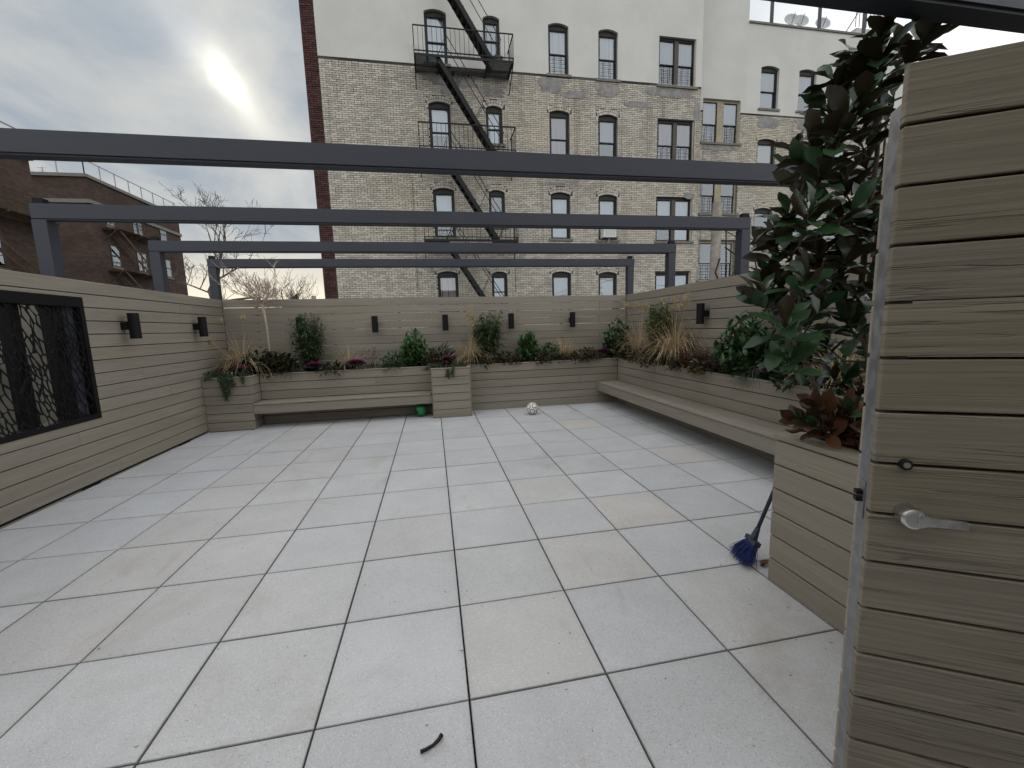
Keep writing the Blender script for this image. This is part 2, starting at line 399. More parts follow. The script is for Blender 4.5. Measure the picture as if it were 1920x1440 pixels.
def mesh_from(name, mb, mats, off=(0, 0, 0), smooth=False):
    o = Vector(off); me = bpy.data.meshes.new(name)
    me.from_pydata([(v[0]-o.x, v[1]-o.y, v[2]-o.z) for v in mb.v], [], mb.f)
    for k in (mats if isinstance(mats, (list, tuple)) else [mats]): me.materials.append(MATS[k])
    if isinstance(mats, (list, tuple)) and len(mats) > 1: me.polygons.foreach_set('material_index', mb.mi)
    if smooth: me.polygons.foreach_set('use_smooth', [True]*len(me.polygons))
    me.update(); return me
def tag(o, label=None, cat=None, group=None, kind=None):
    if label: o['label'] = label
    if cat: o['category'] = cat
    if group: o['group'] = group
    if kind: o['kind'] = kind
    return o
def thing(name, label, cat, loc, group=None):
    o = bpy.data.objects.new(name, None); o.empty_display_size = .1; COL.objects.link(o); o.location = loc; ORG[o] = Vector(loc)
    return tag(o, label, cat, group)
def part(name, mb, mats, parent=None, smooth=False, origin=None, kind=None, label=None):
    """mesh from world-space vertices, child of parent or top-level with its own origin"""
    off = ORG[parent] if parent is not None else Vector(origin if origin is not None else (0, 0, 0))
    o = bpy.data.objects.new(name, mesh_from(name, mb, mats, off, smooth)); COL.objects.link(o); ORG[o] = off
    if parent is not None: o.parent = parent
    else: o.location = off
    return tag(o, label, None, None, kind)
def place(name, me, parent, loc, rot=(0, 0, 0)):
    o = bpy.data.objects.new(name, me); COL.objects.link(o); o.parent = parent; o.location = Vector(loc)-ORG[parent]; o.rotation_euler = rot
    ORG[o] = ORG[parent]; return o
BC = {}
def board_mesh(L, H, T, mat, ch=.004):
    ch = .0025 if mat == 'door_wood' else ch
    key = (round(L, 3), round(H, 4), round(T, 4), mat)
    if key in BC: return BC[key]
    pr = [(ch, 0), (H-ch, 0), (H, ch), (H, T-ch), (H-ch, T), (ch, T), (0, T-ch), (0, ch)]
    m_ = MB(); vs = []
    for x, q in ((0, ch), (ch, 0), (L-ch, 0), (L, ch)):
        for z, y in pr:
            zz = z if q == 0 else min(max(z, ch), H-ch); yy = y if q == 0 else min(max(y, ch), T-ch)
            vs.append((x, yy, zz))
    fs = [tuple(range(8)), tuple(31-i for i in range(8))]
    for k in range(3):
        for j in range(8): fs.append((k*8+j, k*8+8+j, k*8+8+(j+1) % 8, k*8+(j+1) % 8))
    m_.add(vs, fs); me = mesh_from('board', m_, mat); me.validate(); BC[key] = me; return me
P, GAP, TB = .1435, .0085, .022
def board(parent, start, rz, L, H=P-GAP, T=TB, mat='fence_wood', name='board'):
    return place(name, board_mesh(L, H, T, mat), parent, start, (0, 0, rz))
def run(parent, a, rz, L, z0, n, seams=None, mat='fence_wood', H=None, T=TB):
    """n courses of boards along one face, each cut at its own seams"""
    d = Vector((math.cos(rz), math.sin(rz), 0))
    for k in range(n):
        cuts = [0]+sorted((seams(k) if seams else []))+[L]
        for i in range(len(cuts)-1):
            l = cuts[i+1]-cuts[i]-(.002 if i < len(cuts)-2 else 0)
            if l > .02: board(parent, Vector((a[0], a[1], z0+k*P))+d*cuts[i], rz, l, H or P-GAP, T, mat)
UP, DN = R(90), R(-90)
# unseen wall added behind the viewpoint to shade back fence, gate and near floor
hw_ = thing('shade_wall', 'plain unseen wall added behind the viewpoint to shade the terrace', 'wall', (0, -4.6, -7))
part('render', MB().box(-4.6, 4.9, -5.0, -4.6, -7, 4.6), 'stucco_old', hw_); part('coping', MB().box(-4.7, 5.0, -5.05, -4.55, 4.601, 4.7), 'stone_sill', hw_)
FR, BL, BR = -3.71, 6.79, 4.0     # faces of the left, back and right fences

# ------------------------------------------------------------------ ground, slab, pavers
g = MB(); g.add([(-900, -900, -7), (900, -900, -7), (900, 900, -7), (-900, 900, -7)], [(0, 1, 2, 3)])
tag(part('ground', g, 'asphalt'), kind='structure')
g = MB(); g.box(-4.3, 4.6, -4.2, 7.3, -7.002, -.062)
tag(part('terrace_slab', g, 'slab'), kind='structure')
fl = part('terrace_floor', MB().box(-3.745, 4.03, -3.9, 6.8, -.058, -.036), 'joint_sand', origin=(0, 0, -.058)); tag(fl, kind='structure')
PV = {}
def paver_mesh(wx, wy):
    k = (round(wx, 3), round(wy, 3))
    if k in PV: return PV[k]
    c, h, m_ = .0035, .035, MB()
    lv = ((-.035, 0), (-c, 0), (0, c)); vs = []
    for z, i in lv: vs += [(i, i, z), (wx-i, i, z), (wx-i, wy-i, z), (i, wy-i, z)]
    fs = [(8, 9, 10, 11)]
    for L in (0, 4):
        for j in range(4): fs.append((L+j, L+(j+1) % 4, L+4+(j+1) % 4, L+4+j))
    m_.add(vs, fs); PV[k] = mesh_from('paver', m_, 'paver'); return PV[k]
rp = random.Random(5); J = .007; T0 = .61
tint = {(3, 7): (1.04, 1.0, .93), (4, 4): (1.03, .99, .945), (2, 2): (1.035, .995, .94), (1, 1): (1.015, .99, .945), (1, 3): (1.02, .995, .955), (0, 0): (1.01, .995, .97), (2, 0): (1.01, .995, .97)}
for c in range(-7, 7):
    for r_ in range(-5, 11):
        x0 = max(c*T0, -3.705)+J/2; x1 = min((c+1)*T0, 4.0)-J/2; y0 = r_*T0+J/2; y1 = min((r_+1)*T0, 6.6)-J/2
        if x1-x0 < .02 or y1-y0 < .02 or (c > 2 and r_ < -1 and c > 4): continue
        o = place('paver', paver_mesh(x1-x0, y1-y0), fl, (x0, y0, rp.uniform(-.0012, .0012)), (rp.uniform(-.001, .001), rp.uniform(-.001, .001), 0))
        q = rp.uniform(.95, 1.04); wm = rp.uniform(-.008, .010)
        col = tint.get((c, r_), (q+wm, q, q-wm))
        if c in (-6, -5) and r_ > 2: col = (.995, 1.01, 1.025)
        if c in (-4, -3) and r_ > 0: col = (col[0]*1.0, col[1]*.985, col[2]*.975)
        o.color = (*col, 1)

# ------------------------------------------------------------------ fences
SY0, SY1, SZ0, SZ1 = 1.95, 3.725, .69, 1.995     # opening for the screen in the left fence
lf = thing('fence', 'long grey-brown plank fence on the left holding the black patterned screen', 'fence', (FR, 2.5, 0), 'plank fences round the terrace')
seamL = {1: [3.45], 3: [5.6], 5: [7.2], 7: [6.7], 9: [5.2], 11: [4.1], 13: [7.7], 14: [2.9], 0: [6.1], 4: [2.0]}
zl = .03; Y0 = -2.2
for k in range(15):
    z = zl+k*P
    if z > SZ0 and z+P-GAP < SZ1:
        board(lf, (FR, Y0, z), UP, SY0-Y0); L = BL-SY1
        cuts = [s-(SY1-Y0) for s in seamL.get(k, []) if s > SY1-Y0+.4]
        xs = [0]+cuts+[L]
        for i in range(len(xs)-1): board(lf, (FR, SY1+xs[i], z), UP, xs[i+1]-xs[i]-.002)
        # narrow pieces above and below are trimmed by the frame of the screen
    else:
        xs = [0]+seamL.get(k, [])+[BL-Y0]
        for i in range(len(xs)-1): board(lf, (FR, Y0+xs[i], z), UP, xs[i+1]-xs[i]-.002)
mb = MB()
mb.box(FR-.034, FR-.026, Y0, SY0-.02, 0, 2.16).box(FR-.034, FR-.026, SY1+.02, BL, 0, 2.16).box(FR-.034, FR-.026, SY0-.02, SY1+.02, 0, SZ0-.03).box(FR-.034, FR-.026, SY0-.02, SY1+.02, SZ1+.03, 2.16)
part('backing', mb, 'backing', lf)
bf = thing('fence', 'grey-brown plank back fence with slits of daylight between its boards', 'fence', (0, BL, 0), 'plank fences round the terrace')
tilt = .03/7.7
for k in range(15):
    if k % 2: xs = [FR+.002, -.78, 3.4, BR-.001]
    else: xs = [FR+.002, -2.6, 1.18, BR-.001]
    if k == 14: xs = [FR+.002, .95, BR-.001]
    for i in range(len(xs)-1):
        o = board(bf, (xs[i], BL, .03-tilt*(xs[i]-FR)+k*P+.002*math.sin(k*3.1)), 0, xs[i+1]-xs[i]-.003, H=P-.0075)
        o.rotation_euler = (0, tilt, 0)
for x in (-3.2, -1.9, -.7, .55, 1.3, 2.55, 3.8):
    part('post', MB().box(x, x+.05, BL+.024, BL+.074, -.03, 2.1), 'steel_grey', bf)
rf = thing('fence', 'grey-brown plank fence along the right side behind the long bench', 'fence', (BR, 2.5, 0), 'plank fences round the terrace')
sr_ = {2: [3.1], 6: [2.6], 9: [5.4], 11: [4.2], 13: [2.2], 14: [6.0]}
run(rf, (BR, BL-.002), DN, 9.0, 0, 15, lambda k: sr_.get(k, []))
part('backing', MB().box(BR+.024, BR+.03, BL-9.0, BL+.02, 0, 2.13), 'backing', rf)

# screen: black frame, cut-out sheet with a branching pattern, posts behind
sc = thing('decorative_screen', 'black metal screen cut with a tangled branch pattern in the left fence', 'screen', (FR, (SY0+SY1)/2, SZ0))
fw = .055; mb = MB(); x0, x1 = FR-.15, FR+.004
mb.box(x0, x1, SY0, SY1, SZ0, SZ0+fw).box(x0, x1, SY0, SY1, SZ1-.105, SZ1).box(x0, x1, SY0, SY0+fw, SZ0+fw, SZ1-.105).box(x0, x1, SY1-fw, SY1, SZ0+fw, SZ1-.105)
part('frame', mb, 'black_metal', sc)
for y in (2.42, 2.96, 3.38):
    part('post', MB().box(FR-.148, FR-.05, y, y+.1, SZ0+fw-.004, SZ1-.101), 'black_metal', sc)
rs = random.Random(11); pts = []
ya, yb, za, zb = SY0+fw-.01, SY1-fw+.01, SZ0+fw-.01, SZ1-fw+.01
tries = 0
while len(pts) < 420 and tries < 26000:
    tries += 1; q = Vector((rs.uniform(ya-.1, yb+.1), rs.uniform(za-.1, zb+.1)))
    k = .038+.045*abs(math.sin(q.x*5+q.y*3))
    if all(((q.x-p.x)*1.45+(q.y-p.y)*.5)**2+((q.y-p.y)*.72)**2 > k*k for p in pts): pts.append(q)
# voronoi edges in a sheared space give long leaning cells
sh = [Vector((p.x*1.45+p.y*.5, p.y*.72)) for p in pts]
dv_ = geometry.delaunay_2d_cdt(sh, [], [], 0, 1e-6); vv, ff = dv_[0], dv_[2]
cen = []; em = {}
for fi, f in enumerate(ff):
    a, b_, c_ = (vv[i] for i in f); dd = 2*(a.x*(b_.y-c_.y)+b_.x*(c_.y-a.y)+c_.x*(a.y-b_.y))
    if abs(dd) < 1e-9: cen.append((a+b_+c_)/3)
    else: cen.append(Vector(((a.length_squared*(b_.y-c_.y)+b_.length_squared*(c_.y-a.y)+c_.length_squared*(a.y-b_.y))/dd, (a.length_squared*(c_.x-b_.x)+b_.length_squared*(a.x-c_.x)+c_.length_squared*(b_.x-a.x))/dd)))
    for i in range(3): em.setdefault(tuple(sorted((f[i], f[(i+1) % 3]))), []).append(fi)
mb = MB()
def unsh(q): return Vector(((q.x-.5*q.y/.72)/1.45, q.y/.72))
for fs_ in em.values():
    if len(fs_) < 2: continue
    a, b_ = unsh(cen[fs_[0]]), unsh(cen[fs_[1]])
    if (a-b_).length > .4 or (a-b_).length < .002: continue
    def cl(q): return Vector((min(max(q.x, ya), yb), min(max(q.y, za), zb)))
    a, b_ = cl(a), cl(b_)
    if (a-b_).length < .004: continue
    d = (b_-a).normalized(); n_ = Vector((-d.y, d.x)); w1, w2, wm = rs.uniform(.005, .013), rs.uniform(.005, .013), rs.uniform(.0025, .008)
    a = a-d*.004; b_ = b_+d*.004; mid = (a+b_)/2+n_*rs.uniform(-.006, .006)
    P2 = [a+n_*w1, a-n_*w1, mid-n_*wm, b_-n_*w2, b_+n_*w2, mid+n_*wm]
    xo = FR-.010+rs.uniform(0, .0008); vs = [(xo, p.x, p.y) for p in P2]+[(xo-.004, p.x, p.y) for p in P2]
    mb.add(vs, [(0, 1, 2, 5), (5, 2, 3, 4), (11, 8, 7, 6), (10, 9, 8, 11)]+[(i, (i+1) % 6+0, (i+1) % 6+6, i+6)[::-1] for i in range(6)])
for k in range(34):      # longer branches that run through the cells
    y_, z_ = rs.uniform(ya, yb), rs.uniform(za, zb); an = rs.choice((1, 1, -1))*rs.uniform(.9, 1.45); ln = rs.uniform(.2, .5); cv = rs.uniform(-1.2, 1.2); w0_ = rs.uniform(.008, .015); pp = []
    for i in range(9):
        pp.append((y_, z_)); y_ += math.cos(an)*ln/8; z_ += math.sin(an)*ln/8; an += cv/8
    for i in range(8):
        (a0, b0), (a1, b1) = pp[i], pp[i+1]
        if not (ya < min(a0, a1) and max(a0, a1) < yb and za < min(b0, b1) and max(b0, b1) < zb): continue
        d = Vector((a1-a0, b1-b0)).normalized(); n_ = Vector((-d.y, d.x)); q0, q1 = w0_*(1-i/9), w0_*(1-(i+1)/9)
        P2 = [Vector((a0, b0))+n_*q0, Vector((a0, b0))-n_*q0, Vector((a1, b1))-n_*q1, Vector((a1, b1))+n_*q1]; xo = FR-.0085+rs.uniform(0, .0006)
        mb.add([(xo, p.x, p.y) for p in P2]+[(xo-.006, p.x, p.y) for p in P2], [(0, 1, 2, 3), (7, 6, 5, 4)]+[(i_, (i_+1) % 4, (i_+1) % 4+4, i_+4)[::-1] for i_ in range(4)])
part('cut_sheet', mb, 'black_metal', sc)

# ------------------------------------------------------------------ planters and benches
SOIL = .80
def cap(parent, a, rz, L, z, wd=.055, th=.02):
    board(parent, a, rz, L, th, wd, name='cap').location.z = z-ORG[parent].z
    return
def planter(label, loc): return thing('planter', label, 'planter', loc, 'plank planters round the terrace')
# left end block
ZT = .868
p1 = planter('short end planter in the left corner with trailing juniper hanging over it', (-3.36, 5.81, 0))
run(p1, (FR+.003, 5.81), 0, .70, .01, 6)
run(p1, (-3.008, 5.81+TB+.001), UP, .346, .01, 6)
cap(p1, (FR+.003, 5.80, 0), 0, .712, .01+6*P-GAP+.001, .06)
cap(p1, (-2.998, 5.861, 0), UP, .37, .01+6*P-GAP+.0015, .06)
part('liner', MB().box(FR+.004, -3.034, 5.81+TB+.003, BL-.002, -.03, SOIL-.1), 'liner', p1)
part('soil', MB().box(FR+.004, -3.034, 5.85, BL-.004, SOIL-.098, SOIL+.01), 'soil', p1)
# back-left run (bench back)
p2 = planter('long back planter behind the left bench, between end block and pier', (-1.57, 6.18, 0))
run(p2, (-3.0065, 6.18), 0, 2.873, .01, 6, lambda k: [1.9] if k in (1, 4) else [])
cap(p2, (-2.99, 6.168, 0), 0, 2.86, .01+6*P-GAP+.001)
part('liner', MB().box(-3.03, -.135, 6.18+TB+.003, BL-.002, -.03, SOIL-.1), 'liner', p2)
part('soil', MB().box(-3.03, -.135, 6.22, BL-.004, SOIL-.098, SOIL), 'soil', p2)
# pier
p3 = planter('square plank pier planter jutting out at the middle of the back wall', (.21, 5.72, 0))
run(p3, (-.118, 5.72), 0, .656, .006, 6)
run(p3, (-.13+TB, 6.176), DN, .432, .006, 6)
run(p3, (.55-TB, 5.744), UP, .432, .006, 6)
for x in (-.130, .539):
    part('corner_trim', MB().box(x, x+.011, 5.717, 5.7435, .004, .865), 'fence_wood', p3)
cap(p3, (-.137, 5.706, 0), 0, .695, .006+6*P-GAP+.001, .06); cap(p3, (-.082, 5.767, 0), UP, .40, .006+6*P-GAP+.0015, .055); cap(p3, (.558, 5.767, 0), UP, .40, .006+6*P-GAP+.0015, .055)
part('liner', MB().box(-.10, .52, 5.75, BL-.002, -.03, SOIL-.1), 'liner', p3)
part('soil', MB().box(-.10, .52, 5.75, BL-.004, SOIL-.098, SOIL+.02), 'soil', p3)
# back-right run
p4 = planter('back planter with bare plank front to the right of the pier', (2.0, 6.18, 0))
run(p4, (.552, 6.18), 0, 2.968, .0, 6, lambda k: [2.2] if k == 3 else [])
cap(p4, (.56, 6.168, 0), 0, 2.945, 6*P-GAP+.001)
part('liner', MB().box(.525, 3.54, 6.18+TB+.003, BL-.002, -.03, SOIL-.1), 'liner', p4)
part('soil', MB().box(.525, 3.56, 6.22, BL-.004, SOIL-.098, SOIL), 'soil', p4)
# right run
XR = 3.52
p5 = planter('long right-hand planter forming the back of the long bench', (XR, 3.3, 0))
run(p5, (XR, 6.176), DN, 5.728, .0, 6, lambda k: [[3.3], [1.6], [4.2], [2.4], [3.3], [1.1]][k])
cap(p5, (XR-.012, 6.225, 0), DN, 5.78, 6*P-GAP+.002)
part('liner', MB().box(XR+TB+.003, BR-.004, .45, 6.2, -.03, SOIL-.1), 'liner', p5)
part('soil', MB().box(XR+.04, BR-.004, .45, 6.2, SOIL-.098, SOIL), 'soil', p5)
# near block on the right
BX, BY = 1.83, .444
p6 = planter('big near planter block on the right under the magnolia tree', (BX, -.2, 0))
run(p6, (BX, BY-.003), DN, 1.75, .0, 6)
run(p6, (XR-.002, BY-.001), math.pi, XR-BX-.006, .0, 6)
ztop = 6*P-GAP+.001
for k, (wd, z) in enumerate(((.14, ztop+.008),)):
    cap(p6, (BX-.006, BY+.004, 0), DN, 1.76, z, .14, .026)
    cap(p6, (XR-.002, BY+.006, 0), math.pi, XR-BX-.13, z+.0005, .1, .025)
part('liner', MB().box(BX+TB+.003, BR-.004, -1.3, BY-TB-.004, -.03, SOIL-.06), 'liner', p6)
part('soil', MB().box(BX+.05, BR-.006, -1.3, BY-.04, SOIL-.058, SOIL+.05), 'soil', p6)
# benches
def bench(label, loc): return thing('bench', label, 'bench', loc, 'built-in plank benches')
b1 = bench('built-in plank bench on the left between corner block and pier', (-1.57, 5.81, 0))
board(b1, (-3.004, 5.8085, .255), 0, 2.87, .143)
for i in range(3):
    board(b1, (-2.983 if i else -3.004, 5.80+i*.1265, .405), 0, 2.85, .024, .124, name='seat_board')
for x in (-2.2, -1.3, -.45): part('bracket', MB().box(x, x+.05, 5.835, 6.178, .3, .403), 'black_metal', b1)
b2 = bench('long built-in plank bench running down the right side', (3.08, 3.3, 0))
board(b2, (3.08, 6.176, .25), DN, 3.64, .150); board(b2, (3.08, 2.534, .25), DN, 2.085, .150)
for i in range(3):
    x = 3.072+i*.1485
    cut = (2.2, 3.64, 1.5)[i]
    board(b2, (x, 6.176, .405), DN, cut, .025, .146, name='seat_board'); board(b2, (x, 6.176-cut-.002, .405), DN, 5.727-cut, .025, .146, name='seat_board')
for y in (5.4, 4.3, 3.2, 2.1, 1.0): part('bracket', MB().box(3.104, XR-.002, y, y+.05, .3, .403), 'black_metal', b2)

# ------------------------------------------------------------------ pergola frames
PG = [(-.13, 'nearest grey pergola frame overhead at the top right corner'), (1.8, 'widest grey pergola beam crossing the view in front of the fire escape'),
      (3.5, 'grey pergola frame third from the back fence with both posts showing'), (5.25, 'grey pergola frame second from the back fence'), (6.80, 'farthest and smallest grey pergola frame at the back corners')]
for i, (y, lab) in enumerate(PG):
    pf = thing('pergola_frame', lab, 'pergola', (.15, y, 0), 'grey steel pergola frames')
    mb = MB(); mb.box(-3.87, 4.16, y, y+.11, 2.745, 2.885); part('beam', mb, 'steel_grey', pf)
    part('lower_lip', MB().box(-3.868, 4.158, y+.012, y+.098, 2.732, 2.7445), 'steel_grey', pf)
    for x in (-3.87, 4.035):
        part('post', MB().box(x, x+.125, y-.004, y+.121, -.05, 2.7315), 'steel_grey', pf)
        mb = MB(); mb.box(x+.02, x+.105, y+.02, y+.09, 2.886, 2.94); o = part('junction_box', mb, 'black_metal', pf)
    if i > 0:
        mb = MB(); mb.tube([(4.10, y+.06, 2.93), (4.17, y+.06, 2.95), (4.20, y+.06, 2.85), (4.19, y+.06, 2.6), (4.18, y+.06, 2.0)], .008, 6)
        part('conduit', mb, 'cable', pf)

# ------------------------------------------------------------------ wall lamps
LG = 'black cylinder wall lamps'
def lamp(pos, nrm, label):
    """pos on the fence face, nrm pointing off the fence"""
    p = Vector(pos); n_ = Vector(nrm); t_ = thing('wall_lamp', label, 'lamp', p, LG)
    c = p+n_*.125
    mb = MB(); mb.lathe([(-.152, .044), (-.152, .054), (-.148, .056), (.148, .056), (.152, .054), (.152, .044)], c, (0, 0, 1), 20)
    part('shade', mb, 'lamp_black', t_, smooth=False)
    part('lens', MB().lathe([(-.1535, .043), (-.151, .043)], c, (0, 0, 1), 16), 'glass', t_)
    s_ = Vector((-n_.y, n_.x, 0)); mb = MB()
    mb.bar(p+n_*.001, p+n_*.075, .075, .09); part('bracket', mb, 'lamp_black', t_)
zc = 1.683
lamp((FR, 4.26, zc+.012), (1, 0, 0), 'black cylinder lamp on the left fence right beside the black screen')
lamp((FR, 5.80, zc+.012), (1, 0, 0), 'black cylinder lamp on the left fence near the back corner')
for x, lab in ((-2.43, 'black cylinder lamp half hidden by the tall willowy shrub'), (-1.115, 'first fully visible black lamp on the back fence, between willowy shrub and round laurel'), (.19, 'black cylinder lamp on the back fence above the pier'),
               (1.485, 'black cylinder lamp on the back fence just right of the tall laurel'), (2.76, 'black cylinder lamp on the back fence nearest the right corner')):
    lamp((x, BL, zc-.004*(x+3.7)), (0, -1, 0), lab)
for y, lab in ((5.48, 'black cylinder lamp on the right fence hidden partly by bamboo'), (4.1, 'fully visible black cylinder lamp on the right fence'), (2.72, 'black cylinder lamp on the right fence behind the magnolia leaves')):
    lamp((BR, y, 1.655), (-1, 0, 0), lab)

# ------------------------------------------------------------------ gate leaf on the right
TH = R(-30.87); E0 = Vector((1.097, -.671, 0)); DX = Vector((math.cos(TH), math.sin(TH), 0)); DN_ = Vector((-math.sin(TH), math.cos(TH), 0))  # DN_: away from camera
gt = thing('gate', 'open plank gate leaf standing close on the right with steel lever', 'gate', E0)
GL = .96
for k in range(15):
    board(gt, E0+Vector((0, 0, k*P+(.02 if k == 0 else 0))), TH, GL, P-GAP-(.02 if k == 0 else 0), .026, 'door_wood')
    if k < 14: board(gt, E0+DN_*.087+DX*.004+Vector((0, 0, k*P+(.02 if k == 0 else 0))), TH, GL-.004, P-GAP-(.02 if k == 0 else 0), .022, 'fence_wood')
def gp(s, o, z): return E0+DX*s+DN_*o+Vector((0, 0, z))
mb = MB()
for s in (.032, GL-.03): mb.bar(gp(s, .0565, .02), gp(s, .0565, 2.065), .058, .059, up=DX)
for z in (.05, 1.0, 2.035): mb.bar(gp(.062, .0565, z), gp(GL-.062, .0565, z), .058, .058)
part('frame', mb, 'galvanised', gt)
mb = MB(); mb.bar(gp(.0015, .0565, .965), gp(.0015, .0565, 1.075), .034, .004, up=DX)
lp = part('latch_plate', mb, 'galvanised', gt)
mb = MB()
for z in (1.02, 1.04): mb.bar(gp(-.016, .0565, z), gp(.002, .0565, z), .02, .012)
part('latch_bolt', mb, 'black_metal', lp)
# lever handle
mb = MB(); mb.lathe([(0, .027), (.045, .027), (.05, .0245), (.052, .02)], gp(.077, -.0005, 1.012), -DN_, 28)
hd = part('lever_handle', mb, 'satin_steel', gt)
mb = MB(); vs = []
prof = ((.085, .020, .012), (.104, .0135, .010), (.125, .0118, .008), (.183, .0105, .007), (.186, .0090, .006))
for s, hz, ho in prof:
    for a, c_ in ((-1, -1), (1, -1), (1, 1), (-1, 1)): vs.append(gp(s, -.040-ho*.6+ho*.6*a, 1.012+hz*c_-.04*(s-.08)))
fs = [(0, 1, 2, 3), (19, 18, 17, 16)]
for i in range(4):
    for j in range(4): fs.append((i*4+j, i*4+4+j, i*4+4+(j+1) % 4, i*4+(j+1) % 4))
mb.add(vs, fs); o = part('lever', mb, 'satin_steel', hd)
mb = MB(); mb.lathe([(0, .0145), (.010, .0145), (.012, .012)], gp(.066, -.0005, 1.147), -DN_, 24)
lk = part('lock_cylinder', mb, 'black_metal', gt)
mb = MB(); mb.lathe([(.0122, .0085), (.014, .008)], gp(.066, -.0005, 1.147), -DN_, 18); part('keyway', mb, 'satin_steel', lk)
part('hinge_post', MB().bar(gp(GL+.05, .05, -.05), gp(GL+.05, .05, 2.15), .08, .08, up=DX), 'galvanised', gt)

# ------------------------------------------------------------------ tenement behind the back fence
FY, FY2 = 14.61, 15.65
ROWT = (12.5, 9.55, 6.64, 3.68)
tb = thing('apartment_building', 'cream brick tenement with white stuccoed top storeys and black fire escape', 'building', (4, FY, -7))
# (x0, x1, kind, blind per row)
WIN = []
def addw(plane, xc, wd, zt, h, kind, look, guard=0, ac=0): WIN.append((plane, xc, wd, zt, h, kind, look, guard, ac))
for r_, zt in enumerate(ROWT):
    addw(0, .62, .76, zt, 1.72, 'arch', ('curtain_white', 'blind_white', 'blind_white', 'curtain_pink')[r_])
    addw(0, 2.58, .60, zt-.02, 1.30, 'arch', ('blind_grey', 'blind_white', 'room_dark', 'blind_white')[r_])
    addw(0, 5.06, .78, zt-.03, 1.72, 'arch', ('curtain_white', 'curtain_mauve', 'blind_white', 'blind_white')[r_], 1 if r_ == 0 else 0)
    addw(0, 7.0, .78, zt-.06, 1.72, 'arch', ('curtain_white', 'blind_grey', 'blind_white', 'blind_white')[r_], 1 if r_ == 0 else 0, 1 if r_ == 2 else 0)
    addw(0, 9.87, 1.58, zt-.09, 1.72, 'double', ('blind_grey', 'curtain_mauve', 'blind_white', 'blind_white')[r_], 1 if r_ < 2 else 0)
    addw(1, 14.92, .90, zt-.12, 1.72, 'arch', ('blind_grey', 'blind_cream', 'room_dark', 'room_dark')[r_], 1 if r_ in (1, 2) else 0)
    addw(1, 16.83, .90, zt-.12, 1.72, 'arch', ('blind_grey', 'blind_white', 'room_dark', 'blind_white')[r_])
    addw(1, 18.8, .90, zt-.12, 1.72, 'arch', ('blind_grey', 'blind_grey', 'room_dark', 'blind_white')[r_])
for r_, zt in enumerate((10.9, 7.98, 5.08)):
    addw(1, 12.63, 1.80, zt, 1.74, 'shaft', ('blind_grey', 'room_dark', 'room_dark')[r_], 1)
RISE = .09
def ftop(wd): return (wd*wd/4+RISE*RISE)/(2*RISE)
PL = {0: FY, 1: FY2}
def sheet(x0, x1, z0, z1, y, ops, mat_, name, parent, th=.0):
    xs = sorted({x0, x1, *[min(max(q, x0), x1) for o in ops for q in (o[0], o[1])]}); zs = sorted({z0, z1, *[min(max(q, z0), z1) for o in ops for q in (o[2], o[3])]})
    m_ = MB()
    for i in range(len(xs)-1):
        for j in range(len(zs)-1):
            cx, cz = (xs[i]+xs[i+1])/2, (zs[j]+zs[j+1])/2
            if xs[i+1]-xs[i] < 1e-4 or zs[j+1]-zs[j] < 1e-4 or any(o[0] < cx < o[1] and o[2] < cz < o[3] for o in ops): continue
            m_.add([(xs[i], y, zs[j]), (xs[i+1], y, zs[j]), (xs[i+1], y, zs[j+1]), (xs[i], y, zs[j+1])], [(0, 1, 2, 3)])
    for o in ops:
        if o[4] != 'arch' or o[3] > z1+.01 or o[3] < z0: continue
        xc, wd = (o[0]+o[1])/2, o[1]-o[0]; Rr = ftop(wd); zc_ = o[3]-Rr
        for s in (-1, 1):
            arc = []
            for k in range(7):
                xx = s*wd/2*(1-k/6); arc.append((xc+xx, y, zc_+math.sqrt(Rr*Rr-xx*xx)))
            pl = arc+[(xc+s*wd/2, y, o[3])]
            m_.add(pl if s < 0 else pl[::-1], [tuple(range(len(pl)))[::-1]])
    return part(name, m_, mat_, parent)
ops0 = [(w_[1]-w_[2]/2, w_[1]+w_[2]/2, w_[3]-w_[4], w_[3], w_[5]) for w_ in WIN if w_[0] == 0]
ops1 = [(w_[1]-w_[2]/2, w_[1]+w_[2]/2, w_[3]-w_[4], w_[3], w_[5]) for w_ in WIN if w_[0] == 1]
XL, XM, XE, ZS, ZS1 = -3.32, 10.93, 22.0, 10.72, 10.42
ww0 = sheet(XL, XM, -7, ZS, FY+.012, ops0, 'mortar_dark', 'wall', tb)
st0 = sheet(XL, XM, ZS, 15.8, FY-.012, ops0, 'stucco', 'stucco_wall', tb)
ww1 = sheet(XM-.02, XE, -7, ZS1, FY2+.012, ops1, 'mortar_dark', 'wall', tb)
st1 = sheet(XM-.02, 13.78, ZS1, 15.8, FY2-.012, ops1, 'stucco', 'stucco_wall', tb)
st2 = sheet(13.7801, XE, ZS1, 13.95, FY2-.0125, ops1, 'stucco', 'stucco_wall', tb)
mb = MB()    # ragged lower edge of the stucco
mb.box(XL, XM, FY-.012, FY+.011, ZS-.001, ZS+.004); part('stucco_edge', mb, 'stucco', tb)
red = MB(); red.box(-3.76, XL, FY+.012, FY+10, -7, 15.8); part('corner_wall', red, 'mortar_red', tb)
mb = MB(); mb.box(XL+.001, XM-.001, FY+.5, FY+11, -7, 15.7); mb.box(XM, 13.77, FY2+.5, FY+11, -7, 15.7); mb.box(13.775, XE-.01, FY2+.5, FY+11, -7, 13.9)
part('core', mb, 'room_core' if 'room_core' in MATS else 'backing', tb)
part('side_wall', MB().box(XM-.3, XM-.0015, FY+.03, FY2+.4, -7, 15.78), 'cream_brick', tb)
part('parapet_coping', MB().box(13.781, XE, FY2-.06, FY2+.3, 13.951, 14.03), 'stone_sill', tb)

